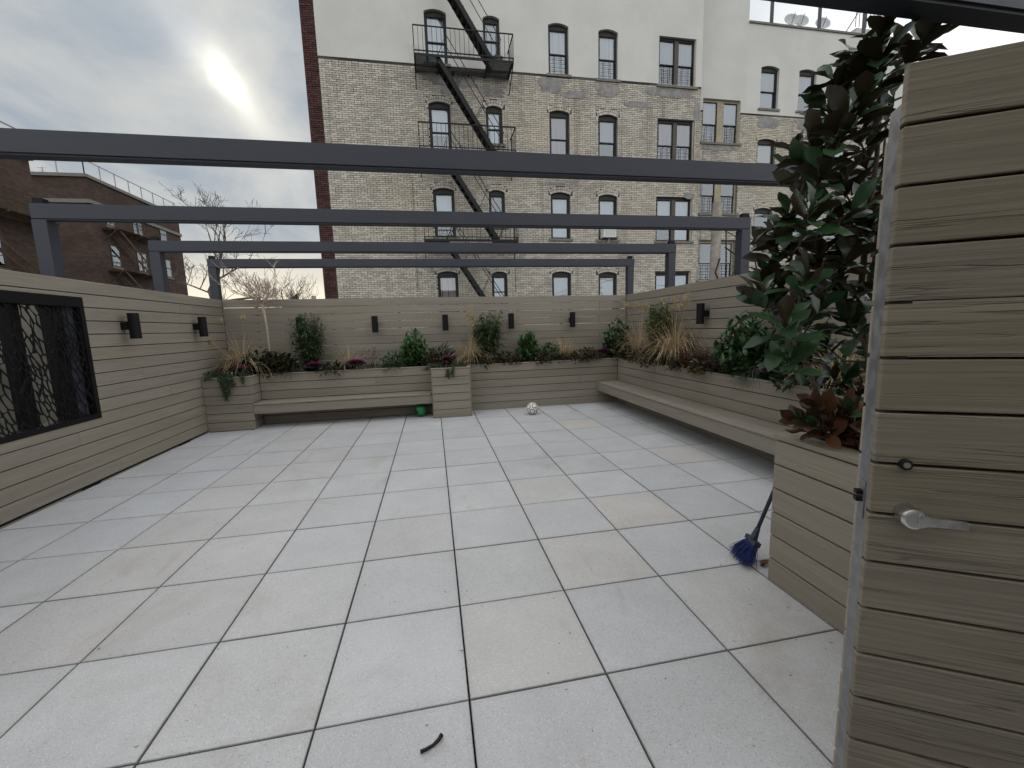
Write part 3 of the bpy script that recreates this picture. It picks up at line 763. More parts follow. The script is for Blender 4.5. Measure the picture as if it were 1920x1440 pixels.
# bricks in running bond; the 300 that show largest are objects of their own
BLN, BHT, BJ = .203, .0575, .0105
def course(x0, x1, ops, z):
    """free intervals of one course"""
    cuts = []
    for o in ops:
        xc, wd = (o[0]+o[1])/2, o[1]-o[0]
        zm = z+BHT/2
        if o[4] == 'arch':
            Rr = ftop(wd); zc_ = o[3]-Rr; sp = zc_+math.sqrt(Rr*Rr-wd*wd/4); Ro = Rr+.2
            if o[2]-.03 < zm < sp: cuts.append((o[0], o[1]))
            elif sp <= zm < zc_+Ro:
                hw = min(math.sqrt(max(0, Ro*Ro-(zm-zc_)**2)), wd/2*Ro/Rr-(0)) ; cuts.append((xc-hw, xc+hw))
        elif o[2]-.03 < zm < o[3]+.02: cuts.append((o[0]-.01, o[1]+.01))
    return cuts
def bricks(x0, x1, z0, z1, y, ops, seed, Ls=BLN):
    rb = random.Random(seed); out = []; nz_ = int((z1-z0)/(BHT+BJ))
    for j in range(nz_):
        z = z0+j*(BHT+BJ); cuts = course(x0, x1, ops, z); x = x0-(j % 2)*(Ls+BJ)/2-rb.uniform(0, .02); hdr = j % 6 == 5
        while x < x1:
            l = (Ls-BJ)/2 if hdr else Ls
            segs = [(max(x, x0), min(x+l, x1))]
            for c0, c1 in cuts:
                ns = []
                for a, b_ in segs:
                    if b_ <= c0 or a >= c1: ns.append((a, b_))
                    else:
                        if a < c0: ns.append((a, c0-.004))
                        if b_ > c1: ns.append((c1+.004, b_))
                segs = ns
            for a, b_ in segs:
                if b_-a > .03: out.append((a, b_, z+rb.uniform(-.002, .002), y-rb.uniform(0, .006)))
            x += l+BJ
    return out
def brick_add(m_, a, b_, z, y, h=BHT, d=.02):
    e = .004
    vs = [(a, y+d, z), (b_, y+d, z), (b_, y+d, z+h), (a, y+d, z+h), (a+e*.2, y+e, z+e*.2), (b_-e*.2, y+e, z+e*.2), (b_-e*.2, y+e, z+h-e*.2), (a+e*.2, y+e, z+h-e*.2), (a+e, y, z+e), (b_-e, y, z+e), (b_-e, y, z+h-e), (a+e, y, z+h-e)]
    fs = [(8, 9, 10, 11)]
    for L in (0, 4):
        for j in range(4): fs.append((L+j, L+(j+1) % 4, L+4+(j+1) % 4, L+4+j))
    m_.add(vs, fs)
def visible(a, z): return z > 2.95 and not any(abs((z-CAMP.z)/(16.2)-(zz-CAMP.z)/(yy-CAMP.y)) < .025 for yy, zz in ((1.8, 2.8), (3.5, 2.8), (5.25, 2.8), (6.8, 2.8)))
def lay(lst, mat_, wallobj, nind):
    full = [b_ for b_ in lst if b_[1]-b_[0] > BLN*.98 and visible(b_[0], b_[2])]
    full.sort(key=lambda q: (Vector((q[0], q[3], q[2]))-CAMP).length); ind = set(full[:nind])
    m1 = MB(); brick_add(m1, 0, BLN, 0, 0); me = mesh_from('brick', m1, mat_)
    for q in ind: place('brick', me, wallobj, (q[0], q[3], q[2]))
    m_ = MB()
    for q in lst:
        if q not in ind: brick_add(m_, q[0], q[1], q[2], q[3])
    return m_
L0 = bricks(XL+.01, XM-.005, 1.6, ZS-.01, FY, ops0, 1)
m0 = lay(L0, 'cream_brick', ww0, 300)
def voussoirs(m_, ops, y, ztop_):
    for o in ops:
        if o[4] != 'arch' or o[3] > ztop_: continue
        xc, wd = (o[0]+o[1])/2, o[1]-o[0]; Rr = ftop(wd); zc_ = o[3]-Rr; am = math.asin(wd/2/Rr)*1.02; n_ = max(7, int(wd/.072))
        for rr0, rr1 in ((Rr+.004, Rr+.095), (Rr+.105, Rr+.195)):
            for k in range(n_):
                a0 = -am+2*am*k/n_; a1 = -am+2*am*(k+.86)/n_; pts_ = []
                for yy, e in ((y+.02, 0), (y-.004, .003)):
                    for a_, r0 in ((a0, rr0+e), (a1, rr0+e), (a1, rr1-e), (a0, rr1-e)): pts_.append((xc+math.sin(a_)*r0, yy, zc_+math.cos(a_)*r0))
                m_.add(pts_, [(4, 5, 6, 7), (0, 1, 5, 4), (1, 2, 6, 5), (2, 3, 7, 6), (3, 0, 4, 7)])
voussoirs(m0, ops0, FY, ZS)
part('brick_courses', m0, 'cream_brick', ww0, kind='stuff')
m1_ = MB()
for q in bricks(XM, XE-.05, 2.2, ZS1-.01, FY2, ops1, 2): brick_add(m1_, *q)
voussoirs(m1_, ops1, FY2, ZS1)
part('brick_courses', m1_, 'cream_brick', ww1, kind='stuff')
m2_ = MB()
for q in bricks(-3.765, XL-.006, 1.6, 15.7, FY-.016, [], 3): brick_add(m2_, q[0], q[1], q[2], q[3], d=.04)
part('red_brick_courses', m2_, 'red_brick', tb, kind='stuff')

# windows
def glass_unit(par, x0, x1, z0, z1, y, split, thk, fm):
    """two sashes with their panes"""
    zm = z0+(z1-z0)*split
    for a, b_, yy in ((z0, zm+thk*.5, y+.035), (zm-thk*.5, z1, y)):
        s_ = MB(); s_.box(x0, x0+thk, yy, yy+.03, a, b_).box(x1-thk, x1, yy, yy+.03, a, b_).box(x0+thk, x1-thk, yy, yy+.03, a, a+thk).box(x0+thk, x1-thk, yy, yy+.03, b_-thk, b_)
        part('sash', s_, fm, par)
        part('pane', MB().add([(x0+thk, yy+.015, a+thk), (x1-thk, yy+.015, a+thk), (x1-thk, yy+.015, b_-thk), (x0+thk, yy+.015, b_-thk)], [(0, 1, 2, 3)]), 'glass', par)
rw = random.Random(8)
for wi, (pl, xc, wd, zt, h, kind, look, guard, ac) in enumerate(WIN):
    y = PL[pl]; x0, x1, z0 = xc-wd/2, xc+wd/2, zt-h; fm = 'window_tan' if kind == 'shaft' else ('window_brown' if rw.random() < .25 else 'window_frame')
    instucco = zt > (ZS if pl == 0 else ZS1)
    f = MB(); rec = y+.10; ft = .07
    zs_ = zt-(RISE if kind == 'arch' else 0)
    # jambs, head (with arched board), sill box, reveals
    f.box(x0+.001, x0+ft, rec, rec+.1, z0, zs_).box(x1-ft, x1-.001, rec, rec+.1, z0, zs_).box(x0+ft, x1-ft, rec, rec+.1, z0, z0+.05)
    if kind == 'arch':
        Rr = ftop(wd); zc_ = zt-Rr; arc = [(x0+wd*k/10, zc_+math.sqrt(max(0, Rr*Rr-(x0+wd*k/10-xc)**2))) for k in range(11)]
        poly = [(x0, zs_-.10)]+arc+[(x1, zs_-.10)]; n_ = len(poly)
        f.add([(a, rec-.005, b_) for a, b_ in poly]+[(a, rec+.1, b_) for a, b_ in poly], [tuple(range(n_)), tuple(range(n_, 2*n_))[::-1]]+[(i, i+n_, (i+1) % n_+n_, (i+1) % n_) for i in range(n_)])
        zh = zs_-.10
    else:
        f.box(x0+.001, x1-.001, rec-.005, rec+.1, zt-.09, zt); zh = zt-.09
    wo = part('window', f, 'window_frame' if kind != 'shaft' else 'window_tan', tb)
    # brick or stucco reveal
    rv = MB(); yo = y-.011 if instucco else y+.013
    for xa in (x0, x1): rv.add([(xa, yo, z0), (xa, rec+.1, z0), (xa, rec+.1, zt), (xa, yo, zt)], [(0, 1, 2, 3) if xa == x0 else (3, 2, 1, 0)])
    rv.add([(x0, yo, z0), (x1, yo, z0), (x1, rec+.1, z0), (x0, rec+.1, z0)], [(0, 1, 2, 3)])
    if kind != 'arch': rv.add([(x0, yo, zt), (x1, yo, zt), (x1, rec+.1, zt), (x0, rec+.1, zt)], [(3, 2, 1, 0)])
    else:
        for k in range(10): rv.add([(arc[k][0], yo, arc[k][1]), (arc[k+1][0], yo, arc[k+1][1]), (arc[k+1][0], rec, arc[k+1][1]), (arc[k][0], rec, arc[k][1])], [(3, 2, 1, 0)])
    part('reveal', rv, 'stucco' if instucco else 'cement_patch', wo)
    if kind == 'arch': spans = [(x0+ft, x1-ft)]
    else:
        mw_ = .16 if kind == 'double' else .30; spans = [(x0+ft, xc-mw_/2), (xc+mw_/2, x1-ft)]
        part('mullion', MB().box(xc-mw_/2, xc+mw_/2, rec-.02, rec+.1, z0+.05, zh), ('window_brown' if kind == 'double' else 'window_tan'), wo)
    for a, b_ in spans:
        glass_unit(wo, a, b_, z0+.05, zh, rec+.02, .47 if kind != 'shaft' else .45, .035, 'window_frame')
        lk2 = look
        cb = MB(); zb_ = z0+.05 if look not in ('blind_white', 'blind_grey', 'blind_cream') else z0+.05+(zh-z0)*rw.choice((0, 0, .12, .4, .5))
        cb.box(a, b_, rec+.092, rec+.098, zb_, zh); part('curtain', cb, lk2, wo)
        part('room', MB().box(a-.03, b_+.03, rec+.32, rec+.33, z0, zt), 'room_dark', wo)
    sl = MB(); sl.box(x0-.09, x1+.09, y-.06, y+.16, z0-.085, z0-.001)
    part('sill', sl, 'stone_sill', wo)
    if guard:
        gd = MB()
        for a, b_ in spans:
            for k in range(5): zz = z0+.16+k*.13; gd.tube([(a+.01, rec+.008, zz), (b_-.01, rec+.008, zz)], .007, 4)
            for k in (.3, .7): xx = a+(b_-a)*k; gd.tube([(xx, rec+.008, z0+.05), (xx, rec+.008, z0+.72)], .009, 4)
        part('window_guard', gd, 'escape_iron', wo)
    if ac:
        a = part('air_conditioner', MB().box(xc-.28, xc+.24, y-.26, rec+.05, z0+.06, z0+.42), 'white_plastic', wo)
        gr_ = MB()
        for k in range(7): gr_.box(xc-.24, xc+.2, y-.266, y-.261, z0+.1+k*.042, z0+.118+k*.042)
        gr_.bar((xc-.02, y-.2, z0+.05), (xc-.02, y, z0-.18), .04, .04)
        part('grille', gr_, 'dish_grey', wo)
# cement patches on the brickwork
rc = random.Random(21)
def patch(xc, zc_, a, b_, y, par):
    pts_ = []; n_ = 18
    for k in range(n_):
        th = 2*math.pi*k/n_; q = rc.uniform(.72, 1.12); pts_.append((xc+math.copysign(abs(math.cos(th))**.6, math.cos(th))*a*q, zc_+math.copysign(abs(math.sin(th))**.6, math.sin(th))*b_*q))
    m_ = MB(); m_.add([(x, y-.0085, z) for x, z in pts_]+[(x, y+.01, z) for x, z in pts_], [tuple(range(n_))]+[(i, i+n_, (i+1) % n_+n_, (i+1) % n_) for i in range(n_)])
    part('cement_patch', m_, 'cement_patch', par)
for xc, zc_, a, b_ in ((4.75, 10.36, .55, .27), (6.95, 10.35, .5, .24), (9.6, 10.42, 1.05, .17), (5.6, 10.1, .5, .14), (8.2, 9.93, .55, .12), (10.75, 9.8, .13, .4), (1.1, 10.25, 1.0, .16), (2.6, 9.98, .4, .15), (.9, 9.9, .24, .11), (.0, 3.9, .12, .3), (10.5, 6.62, .25, .12), (4.9, 6.92, .5, .05)):
    patch(xc, zc_, a, b_, FY-.006, tb)
for xc, zc_, a, b_ in ((14.9, 10.12, .55, .25), (16.8, 10.1, .5, .24), (12.6, 8.95, .9, .12), (18.8, 10.05, .6, .2), (14.9, 4.5, .5, .12)): patch(xc, zc_, a, b_, FY2-.006, tb)
mb = MB()
for x, za_, zb_ in ((-.5, 3.0, 6.9), (3.2, 2.9, 5.6), (11.05, 2.6, 9.0)): mb.tube([(x, FY-.03, za_), (x+.02, FY-.03, zb_)], .012, 5)
part('pipe', mb, 'stone_sill', tb)

# fire escape: balconies and flights
FZ = (10.47, 7.55, 4.62, 1.7); PX0, PX1, PYF = -.15, 3.15, FY-1.0
for bi, z in enumerate(FZ):
    m_ = MB()
    for k in range(17):      # slats run along the wall, with a hatch in the front middle
        y = PYF+.03+k*.058
        for a, b_ in (((PX0, .62), (2.28, PX1)) if k < 12 else ((PX0, PX1),)): m_.box(a, b_, y, y+.032, z, z+.012)
    for x in (PX0+.02, .6, 1.15, 1.7, 2.26, PX1-.02): m_.box(x-.02, x+.02, PYF, FY+.0, z-.055, z-.002) if x in (PX0+.02, .6, 2.26, PX1-.02) else m_.box(x-.02, x+.02, PYF+.7, FY, z-.055, z-.002)
    m_.box(PX0, PX1, PYF-.01, PYF+.01, z-.06, z+.02)
    bo = part('fire_escape_balcony', m_, 'escape_iron', tb)
    rl = MB(); zt_ = z+.84
    for zz in (zt_, z+.10): rl.bar((PX0, PYF, zz), (PX1, PYF, zz), .03, .03); rl.bar((PX0, PYF, zz), (PX0, FY, zz), .03, .03); rl.bar((PX1, PYF, zz), (PX1, FY, zz), .03, .03)
    for k in range(23): x = PX0+(PX1-PX0)*k/22; rl.bar((x, PYF, z), (x, PYF, zt_), .014, .014, up=(0, 1, 0))
    for k in range(1, 6):
        for x in (PX0, PX1): yy = PYF+k*.165; rl.bar((x, yy, z), (x, yy, zt_), .014, .014, up=(0, 1, 0))
    for x in (PX0, PX1): rl.bar((x, PYF+.02, z-.02), (x, FY-.01, z-.55), .025, .035)
    part('railing', rl, 'escape_iron', bo)
    # flight from this balcony's hatch on the left down to the right end of the one below
    top = Vector((.58, 0, z+.02)); bot = Vector((2.42, 0, z-2.92+.02)); ys = (PYF+.06, PYF+.58)
    if bi < 3:
        fm_ = MB()
        for yy in ys: fm_.bar(top+Vector((0, yy, 0)), bot+Vector((0, yy, 0)), .02, .14)
        fo = part('fire_escape_stair', fm_, 'escape_iron', tb); td = MB()
        for k in range(1, 13): q = top.lerp(bot, k/13); td.box(q.x-.11, q.x+.11, ys[0]+.012, ys[1]-.012, q.z-.012, q.z+.012)
        part('tread', td, 'escape_iron', fo)
        hr = MB()
        for yy in ys:
            off = Vector((.32, yy, .66)); hr.tube([top+Vector((.03, yy, 0)), top+off, bot+off, bot+Vector((.05, yy, .0))], .014, 5)
            for k in (.3, .65): q = top.lerp(bot, k); hr.tube([q+Vector((0, yy, 0)), q+off], .011, 4)
        part('handrail', hr, 'escape_iron', fo)
# the flight that comes down from above the frame
top = Vector((.58, 0, FZ[0]+2.94)); bot = Vector((2.42, 0, FZ[0]+.02)); fm_ = MB(); td = MB(); hr = MB()
for yy in ys:
    fm_.bar(top+Vector((0, yy, 0)), bot+Vector((0, yy, 0)), .02, .14); off = Vector((.32, yy, .66)); hr.tube([top+off, bot+off, bot+Vector((.05, yy, 0))], .014, 5)
fo = part('fire_escape_stair', fm_, 'escape_iron', tb)
for k in range(1, 13): q = top.lerp(bot, k/13); td.box(q.x-.11, q.x+.11, ys[0]+.012, ys[1]-.012, q.z-.012, q.z+.012)
part('tread', td, 'escape_iron', fo); part('handrail', hr, 'escape_iron', fo)
# small hangings on the balcony rails
# roof of the right wing: railing posts, satellite dishes, bulkhead
rp_ = MB()
for x in (14.95, 17.35, 19.7): rp_.box(x-.05, x+.05, FY2+.05, FY2+.15, 14.03, 15.6)
rp_.box(13.9, 21.5, FY2+.07, FY2+.13, 15.6, 15.68); part('roof_post', rp_, 'steel_grey', tb)
for i, (x, lab) in enumerate(((16.15, 'grey satellite dish on the roof edge, left of the pair'), (16.62, 'grey satellite dish on the roof edge, right of the pair'), (17.75, 'grey satellite dish on the roof beside the magnolia top'))):
    d_ = thing('satellite_dish', lab, 'dish', (x, FY2+.5, 13.9), 'roof satellite dishes')
    m_ = MB(); ax = Vector((-.25, -.85, .35)).normalized(); m_.lathe([(0, .02), (.015, .14), (.05, .25), (.08, .31), (.07, .315), (.035, .25), (0, .14), (-.015, .02)], (x, FY2+.35, 14.48), ax, 20); part('reflector', m_, 'dish_grey', d_, smooth=True)
    part('mast', MB().tube([(x, FY2+.45, 13.9), (x, FY2+.42, 14.42)], .025, 6), 'steel_grey', d_)
    part('feed_arm', MB().tube([(x, FY2+.4, 14.2), Vector((x, FY2+.35, 14.48))+ax*.34], .012, 5), 'steel_grey', d_)
bk = MB(); bk.box(20.3, 21.6, FY2+1.0, FY2+3, 13.9, 15.0); part('roof_bulkhead', bk, 'stucco', tb)
rr = MB()
for k in range(9): x = 20.2+k*.2; rr.bar((x, FY2+.95, 15.0), (x, FY2+.95, 15.75), .02, .02, up=(0, 1, 0))
rr.bar((19.6, FY2+.95, 14.6), (20.4, FY2+.95, 15.75), .03, .03); rr.bar((20.2, FY2+.95, 15.75), (21.8, FY2+.95, 15.75), .03, .03); part('roof_railing', rr, 'steel_grey', tb)

# ------------------------------------------------------------------ brown brick houses on the left
def house_windows(par, plane, const, lst, mat_f='window_frame'):
    for a0, a1, z0, z1, cur in lst:
        f = MB(); m3 = MB(); gl_ = MB(); cu = MB(); sl = MB(); t_ = .09
        def bx(m_, u0, u1, d0, d1, za_, zb_):
            if plane == 'x': m_.box(const+d0, const+d1, u0, u1, za_, zb_)
            else: m_.box(u0, u1, const-d1, const-d0, za_, zb_)
        bx(f, a0, a0+t_, -.06, .03, z0, z1); bx(f, a1-t_, a1, -.06, .03, z0, z1); bx(f, a0+t_, a1-t_, -.06, .03, z1-t_, z1); bx(f, a0+t_, a1-t_, -.06, .03, z0, z0+t_); zm = (z0+z1)/2; bx(f, a0+t_, a1-t_, -.06, .03, zm-.04, zm+.04)
        if a1-a0 > 1.2: am_ = (a0+a1)/2; bx(f, am_-.08, am_+.08, -.06, .031, z0+t_, z1-t_)
        wo = part('window', f, mat_f, par)
        bx(cu, a0+t_, a1-t_, .002, .006, z0+t_, z1-t_); part('curtain', cu, cur, wo)
        bx(gl_, a0+t_, a1-t_, .012, .016, z0+t_, z1-t_); part('pane', gl_, 'glass', wo)
        bx(sl, a0-.1, a1+.1, .0, .09, z0-.14, z0-.001); part('sill', sl, 'stone_sill', wo)
def fire_balcony(par, X, y0, y1, z, down):
    m_ = MB()
    for k in range(9): m_.box(X+.05+k*.11, X+.12+k*.11, y0, y1, z, z+.03)
    for y in (y0+.05, (y0+y1)/2, y1-.05): m_.box(X, X+1.05, y-.03, y+.03, z-.09, z-.001); m_.bar((X+.95, y, z-.05), (X, y, z-.9), .05, .05)
    bo = part('fire_escape_balcony', m_, 'rust_iron', par)
    r_ = MB()
    for zz in (z+.95, z+.5): r_.bar((X+1.03, y0, zz), (X+1.03, y1, zz), .035, .035); r_.bar((X, y0, zz), (X+1.03, y0, zz), .035, .035); r_.bar((X, y1, zz), (X+1.03, y1, zz), .035, .035)
    for k in range(13): y = y0+(y1-y0)*k/12; r_.bar((X+1.03, y, z), (X+1.03, y, z+.95), .02, .02, up=(1, 0, 0))
    part('railing', r_, 'rust_iron', bo)
    if down:
        s_ = MB(); s_.bar((X+.35, y0+.4, z), (X+.35, y1-.6, z-3.0), .03, .16); s_.bar((X+.85, y0+.4, z), (X+.85, y1-.6, z-3.0), .03, .16); part('ladder', s_, 'rust_iron', bo)
HX, HY, HZ, HE = -23.3, 34.27, 12.85, 45.2
h2 = thing('apartment_building', 'dark brown brick apartment house with a railing round its flat roof', 'building', (HX, HY, -7))
part('wall', MB().box(HX-5.0, HX, HY, HE, -7, HZ), 'far_brick', h2)
cp = MB(); cp.box(HX-5.0, HX+.12, HY-.12, HE+.1, HZ+.001, HZ+.22); part('coping', cp, 'stone_sill', h2)
part('ledge', MB().box(HX-5.0, HX+.14, HY-.14, HE, HZ-1.75, HZ-1.5), 'stone_sill', h2)
rl = MB()
for zz in (HZ+1.25,): rl.bar((HX-5, HY+.1, zz), (HX-.1, HY+.1, zz), .05, .05); rl.bar((HX-.1, HY+.1, zz), (HX-.1, HE, zz), .05, .05)
for k in range(4): rl.bar((HX-.1-k*1.6, HY+.1, HZ+.2), (HX-.1-k*1.6, HY+.1, zz), .05, .05, up=(0, 1, 0))
for k in range(8): y = HY+.1+k*1.5; rl.bar((HX-.1, y, HZ+.2), (HX-.1, y, zz), .05, .05, up=(0, 1, 0))
part('roof_railing', rl, 'rail_grey', h2)
s13 = lambda v: -1.57+(v+1.57)*1.3
zz_ = lambda z: 1.5417+(z-1.5417)*1.3
ll = []
for z0, z1 in ((5.72, 6.95), (8.0, 9.2), (3.4, 4.65)):
    for y0, y1, c_ in ((27.0, 27.75, 'curtain_white'), (29.2, 30.15, 'blind_white'), (31.9, 32.7, 'blind_grey')): ll.append((s13(y0), s13(y1), zz_(z0), zz_(z1), c_))
house_windows(h2, 'x', HX, ll)
for z in (3.2, 5.45, 7.75): fire_balcony(h2, HX, s13(26.6), s13(30.5), zz_(z), True)
h1 = thing('apartment_building', 'brown brick apartment house cut by the left edge of the photo', 'building', (-19.0, 20, -7))
KX, KE, KZ = -19.0, 24.1, 10.35
part('wall', MB().box(KX-9, KX, 5, KE, -7, KZ), 'far_brick_red', h1)
part('coping', MB().box(KX-9, KX+.15, 5, KE+.1, KZ+.001, KZ+.25), 'stone_sill', h1)
ll = []
for z0 in (4.9, 8.0, 1.8):
    for y0 in (14.5, 17.5, 20.9): ll.append((y0, y0+1.1, z0, z0+1.75, 'curtain_white'))
house_windows(h1, 'x', KX, ll)
for z in (1.2, 4.2, 7.2, 9.6)[:3]: fire_balcony(h1, KX, 18.6, 23.9, z+.1, True)
rl = MB(); rl.bar((KX+.1, 8, KZ+1.2), (KX+.1, KE, KZ+1.2), .05, .05)
for k in range(9): rl.bar((KX+.1, 8+k*2, KZ+.2), (KX+.1, 8+k*2, KZ+1.2), .05, .05, up=(1, 0, 0))
part('roof_railing', rl, 'rail_grey', h1)
mb = MB(); mb.tube([(HX-3.2, HY+1, HZ+.2), (HX-3.2, HY+1, HZ+.9)], .03, 5); mb.bar((HX-3.5, HY+1, HZ+.85), (HX-2.9, HY+1, HZ+.85), .02, .02); mb.bar((HX-3.4, HY+1, HZ+.65), (HX-3.0, HY+1, HZ+.65), .02, .02)
tag(part('roof_antenna', mb, 'rail_grey', origin=(HX-3.2, HY+1, HZ+.2)), 'small television antenna on the brown flat roof', 'antenna')
# low far roofs on the horizon
for i, (x, y, wd, z, lab) in enumerate(((-20, 75, 9, 6.9, 'low far roof on the horizon left of the tenement corner'), (-9.5, 80, 7, 6.4, 'small far roof on the horizon touching the tenement corner'))):
    fb = thing('far_building', lab, 'building', (x, y, -7), 'low roofs on the horizon')
    part('wall', MB().box(x-wd/2, x+wd/2, y, y+6, -7, z), 'far_wall', fb); part('parapet', MB().box(x-wd/2-.2, x+wd/2+.2, y-.2, y+6, z+.001, z+.35), 'stone_sill', fb)
    for k in range(3): part('vent', MB().box(x-wd/3+k*wd/3, x-wd/3+k*wd/3+.6, y+1, y+1.7, z+.3, z+1.0), 'rail_grey', fb)

# ------------------------------------------------------------------ utility pole with cables beyond the right fence
up = thing('utility_pole', 'weathered wooden utility pole with black cables beyond the right fence', 'pole', (8.05, 9.5, -7))
part('pole', MB().tube([(8.0, 9.5, -7), (8.03, 9.5, 1), (8.06, 9.5, 4.86)], [.17, .15, .125], 10), 'wood_pole', up, smooth=True)
mb = MB()
for pts_ in ([(8.3, 9.35, 2.2), (8.28, 9.33, 3.2), (8.24, 9.33, 4.1), (8.9, 9.2, 4.15)], [(8.2, 9.3, 3.6), (8.6, 9.2, 3.3), (9.1, 9.2, 3.25), (9.3, 9.25, 2.7)], [(8.2, 9.3, 2.4), (8.5, 9.2, 3.0), (9.0, 9.2, 2.9), (9.2, 9.2, 2.3)], [(8.26, 9.3, 2.0), (8.6, 9.25, 2.75), (8.8, 9.2, 3.4), (9.2, 9.2, 3.55)], [(8.1, 9.36, 3.3), (7.95, 9.33, 2.9), (8.2, 9.3, 2.4)]):
    mb.tube(pts_, .022, 5)
part('cable_loop', mb, 'cable', up)
def sag(a, b_, s, n=10):
    a, b_ = Vector(a), Vector(b_); return [a.lerp(b_, k/n)-Vector((0, 0, s*4*(k/n)*(1-k/n))) for k in range(n+1)]
for i, (a, b_, s, lab) in enumerate((((4.2, 3.56, 2.62), (11.2, 11.0, 4.9), .2, 'upper black overhead cable leaving the right pergola post'), ((4.2, 3.56, 2.58), (11.5, 11.0, 4.65), .25, 'lower black overhead cable leaving the right pergola post'), ((8.2, 9.4, 4.1), (15.5, 12, 3.4), .3, 'thick black cable running right from the wooden pole'))):
    tag(part('overhead_cable', MB().tube(sag(a, b_, s), .014, 5), 'cable', origin=a), lab, 'cable', 'overhead cables')
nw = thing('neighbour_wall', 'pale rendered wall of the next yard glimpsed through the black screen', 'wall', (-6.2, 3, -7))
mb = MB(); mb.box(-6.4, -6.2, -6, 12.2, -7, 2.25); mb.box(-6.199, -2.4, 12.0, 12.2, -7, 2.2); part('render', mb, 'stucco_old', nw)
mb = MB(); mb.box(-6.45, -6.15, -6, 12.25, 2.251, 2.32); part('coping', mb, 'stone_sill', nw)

# ------------------------------------------------------------------ trees
def branchy(m_, p, d, L, r0, depth, rg, spread, up_, nchild=(2, 4), seg=4, shrink=.68, minr=.004):
    pts_ = [Vector(p)]; dd = Vector(d).normalized(); rad = [r0]
    for k in range(seg):
        dd = (dd+Vector((rg.gauss(0, .16), rg.gauss(0, .16), rg.gauss(0, .1)+up_*.1))).normalized(); pts_.append(pts_[-1]+dd*L/seg); rad.append(max(minr, r0*(1-.45*(k+1)/seg)))
    m_.tube(pts_, rad, 6 if r0 > .03 else 4, cap=False)
    if depth == 0: return
    for k in range(rg.randint(*nchild)):
        i = rg.randint(1, seg); q = Vector((rg.gauss(0, 1), rg.gauss(0, 1), rg.gauss(0, .6))).normalized()
        branchy(m_, pts_[i], dd*(1-spread)+q*spread+Vector((0, 0, up_*.25)), L*shrink*rg.uniform(.75, 1.15), max(minr, rad[i]*.66), depth-1, rg, spread, up_, nchild, seg, shrink, minr)
rg = random.Random(4)
bt = thing('bare_tree', 'leafless tree with twisted trunk behind the left back corner', 'tree', (-8.6, 17, -7))
tr_ = MB(); tr_.tube([(-8.7, 17, -7), (-8.55, 17, -2), (-8.35, 17, 2.6), (-8.5, 17, 3.3), (-8.2, 17, 3.9), (-8.05, 17, 4.4)], [.26, .22, .14, .11, .09, .06], 8); part('trunk', tr_, 'twig_dark', bt, smooth=True)
br_ = MB()
for d, L, q in (((-.5, .2, .8), 1.5, (-8.05, 17, 4.4)), ((.4, -.2, .9), 1.5, (-8.05, 17, 4.4)), ((.9, .1, .25), 1.9, (-8.3, 17, 3.7)), ((-.9, -.1, .35), 1.3, (-8.45, 17, 3.2)), ((1, .2, .12), 2.2, (-8.4, 17, 2.9)), ((.1, .3, 1), 1.6, (-8.05, 17, 4.4))):
    branchy(br_, q, d, L*.85, .036, 5, rg, .5, .35, (2, 3), 5, .72, .0055)
part('crown', br_, 'twig_dark', bt, kind='stuff')
tw = thing('bare_tree', 'dense tangle of bare twigs low behind the left back corner', 'tree', (-6.3, 18.5, -7))
part('trunk', MB().tube([(-6.3, 18.5, -7), (-6.2, 18.5, -1), (-6.25, 18.5, 2.2)], [.2, .16, .1], 7), 'twig_dark', tw)
br_ = MB()
for k in range(14): branchy(br_, (-6.25, 18.5, 1.6+k*.08), (rg.uniform(-1, 1), rg.uniform(-.6, .6), .7), .95, .03, 3, rg, .5, .5, (2, 4), 4, .7, .005)
part('crown', br_, 'twig_dark', tw, kind='stuff')
# small pollarded tree in the planter
sm = thing('young_tree', 'slender bare young tree with a twiggy head in the left back planter', 'tree', (-2.9, 6.5, SOIL))
part('trunk', MB().tube([(-2.9, 6.5, SOIL), (-2.915, 6.5, 1.3), (-2.92, 6.5, 1.75), (-2.95, 6.5, 2.09)], [.022, .018, .018, .026], 8), 'pale_bark', sm, smooth=True)
br_ = MB()
for k in range(20):
    a = 2*math.pi*k/20+rg.uniform(-.2, .2); e = rg.uniform(.25, 1.1)
    branchy(br_, (-2.95, 6.5, 2.06+rg.uniform(-.02, .04)), (math.cos(a), math.sin(a), e), rg.uniform(.26, .42), .0075, 3, rg, .36, .45, (2, 3), 4, .7, .0032)
part('crown', br_, 'pale_bark', sm, kind='stuff')

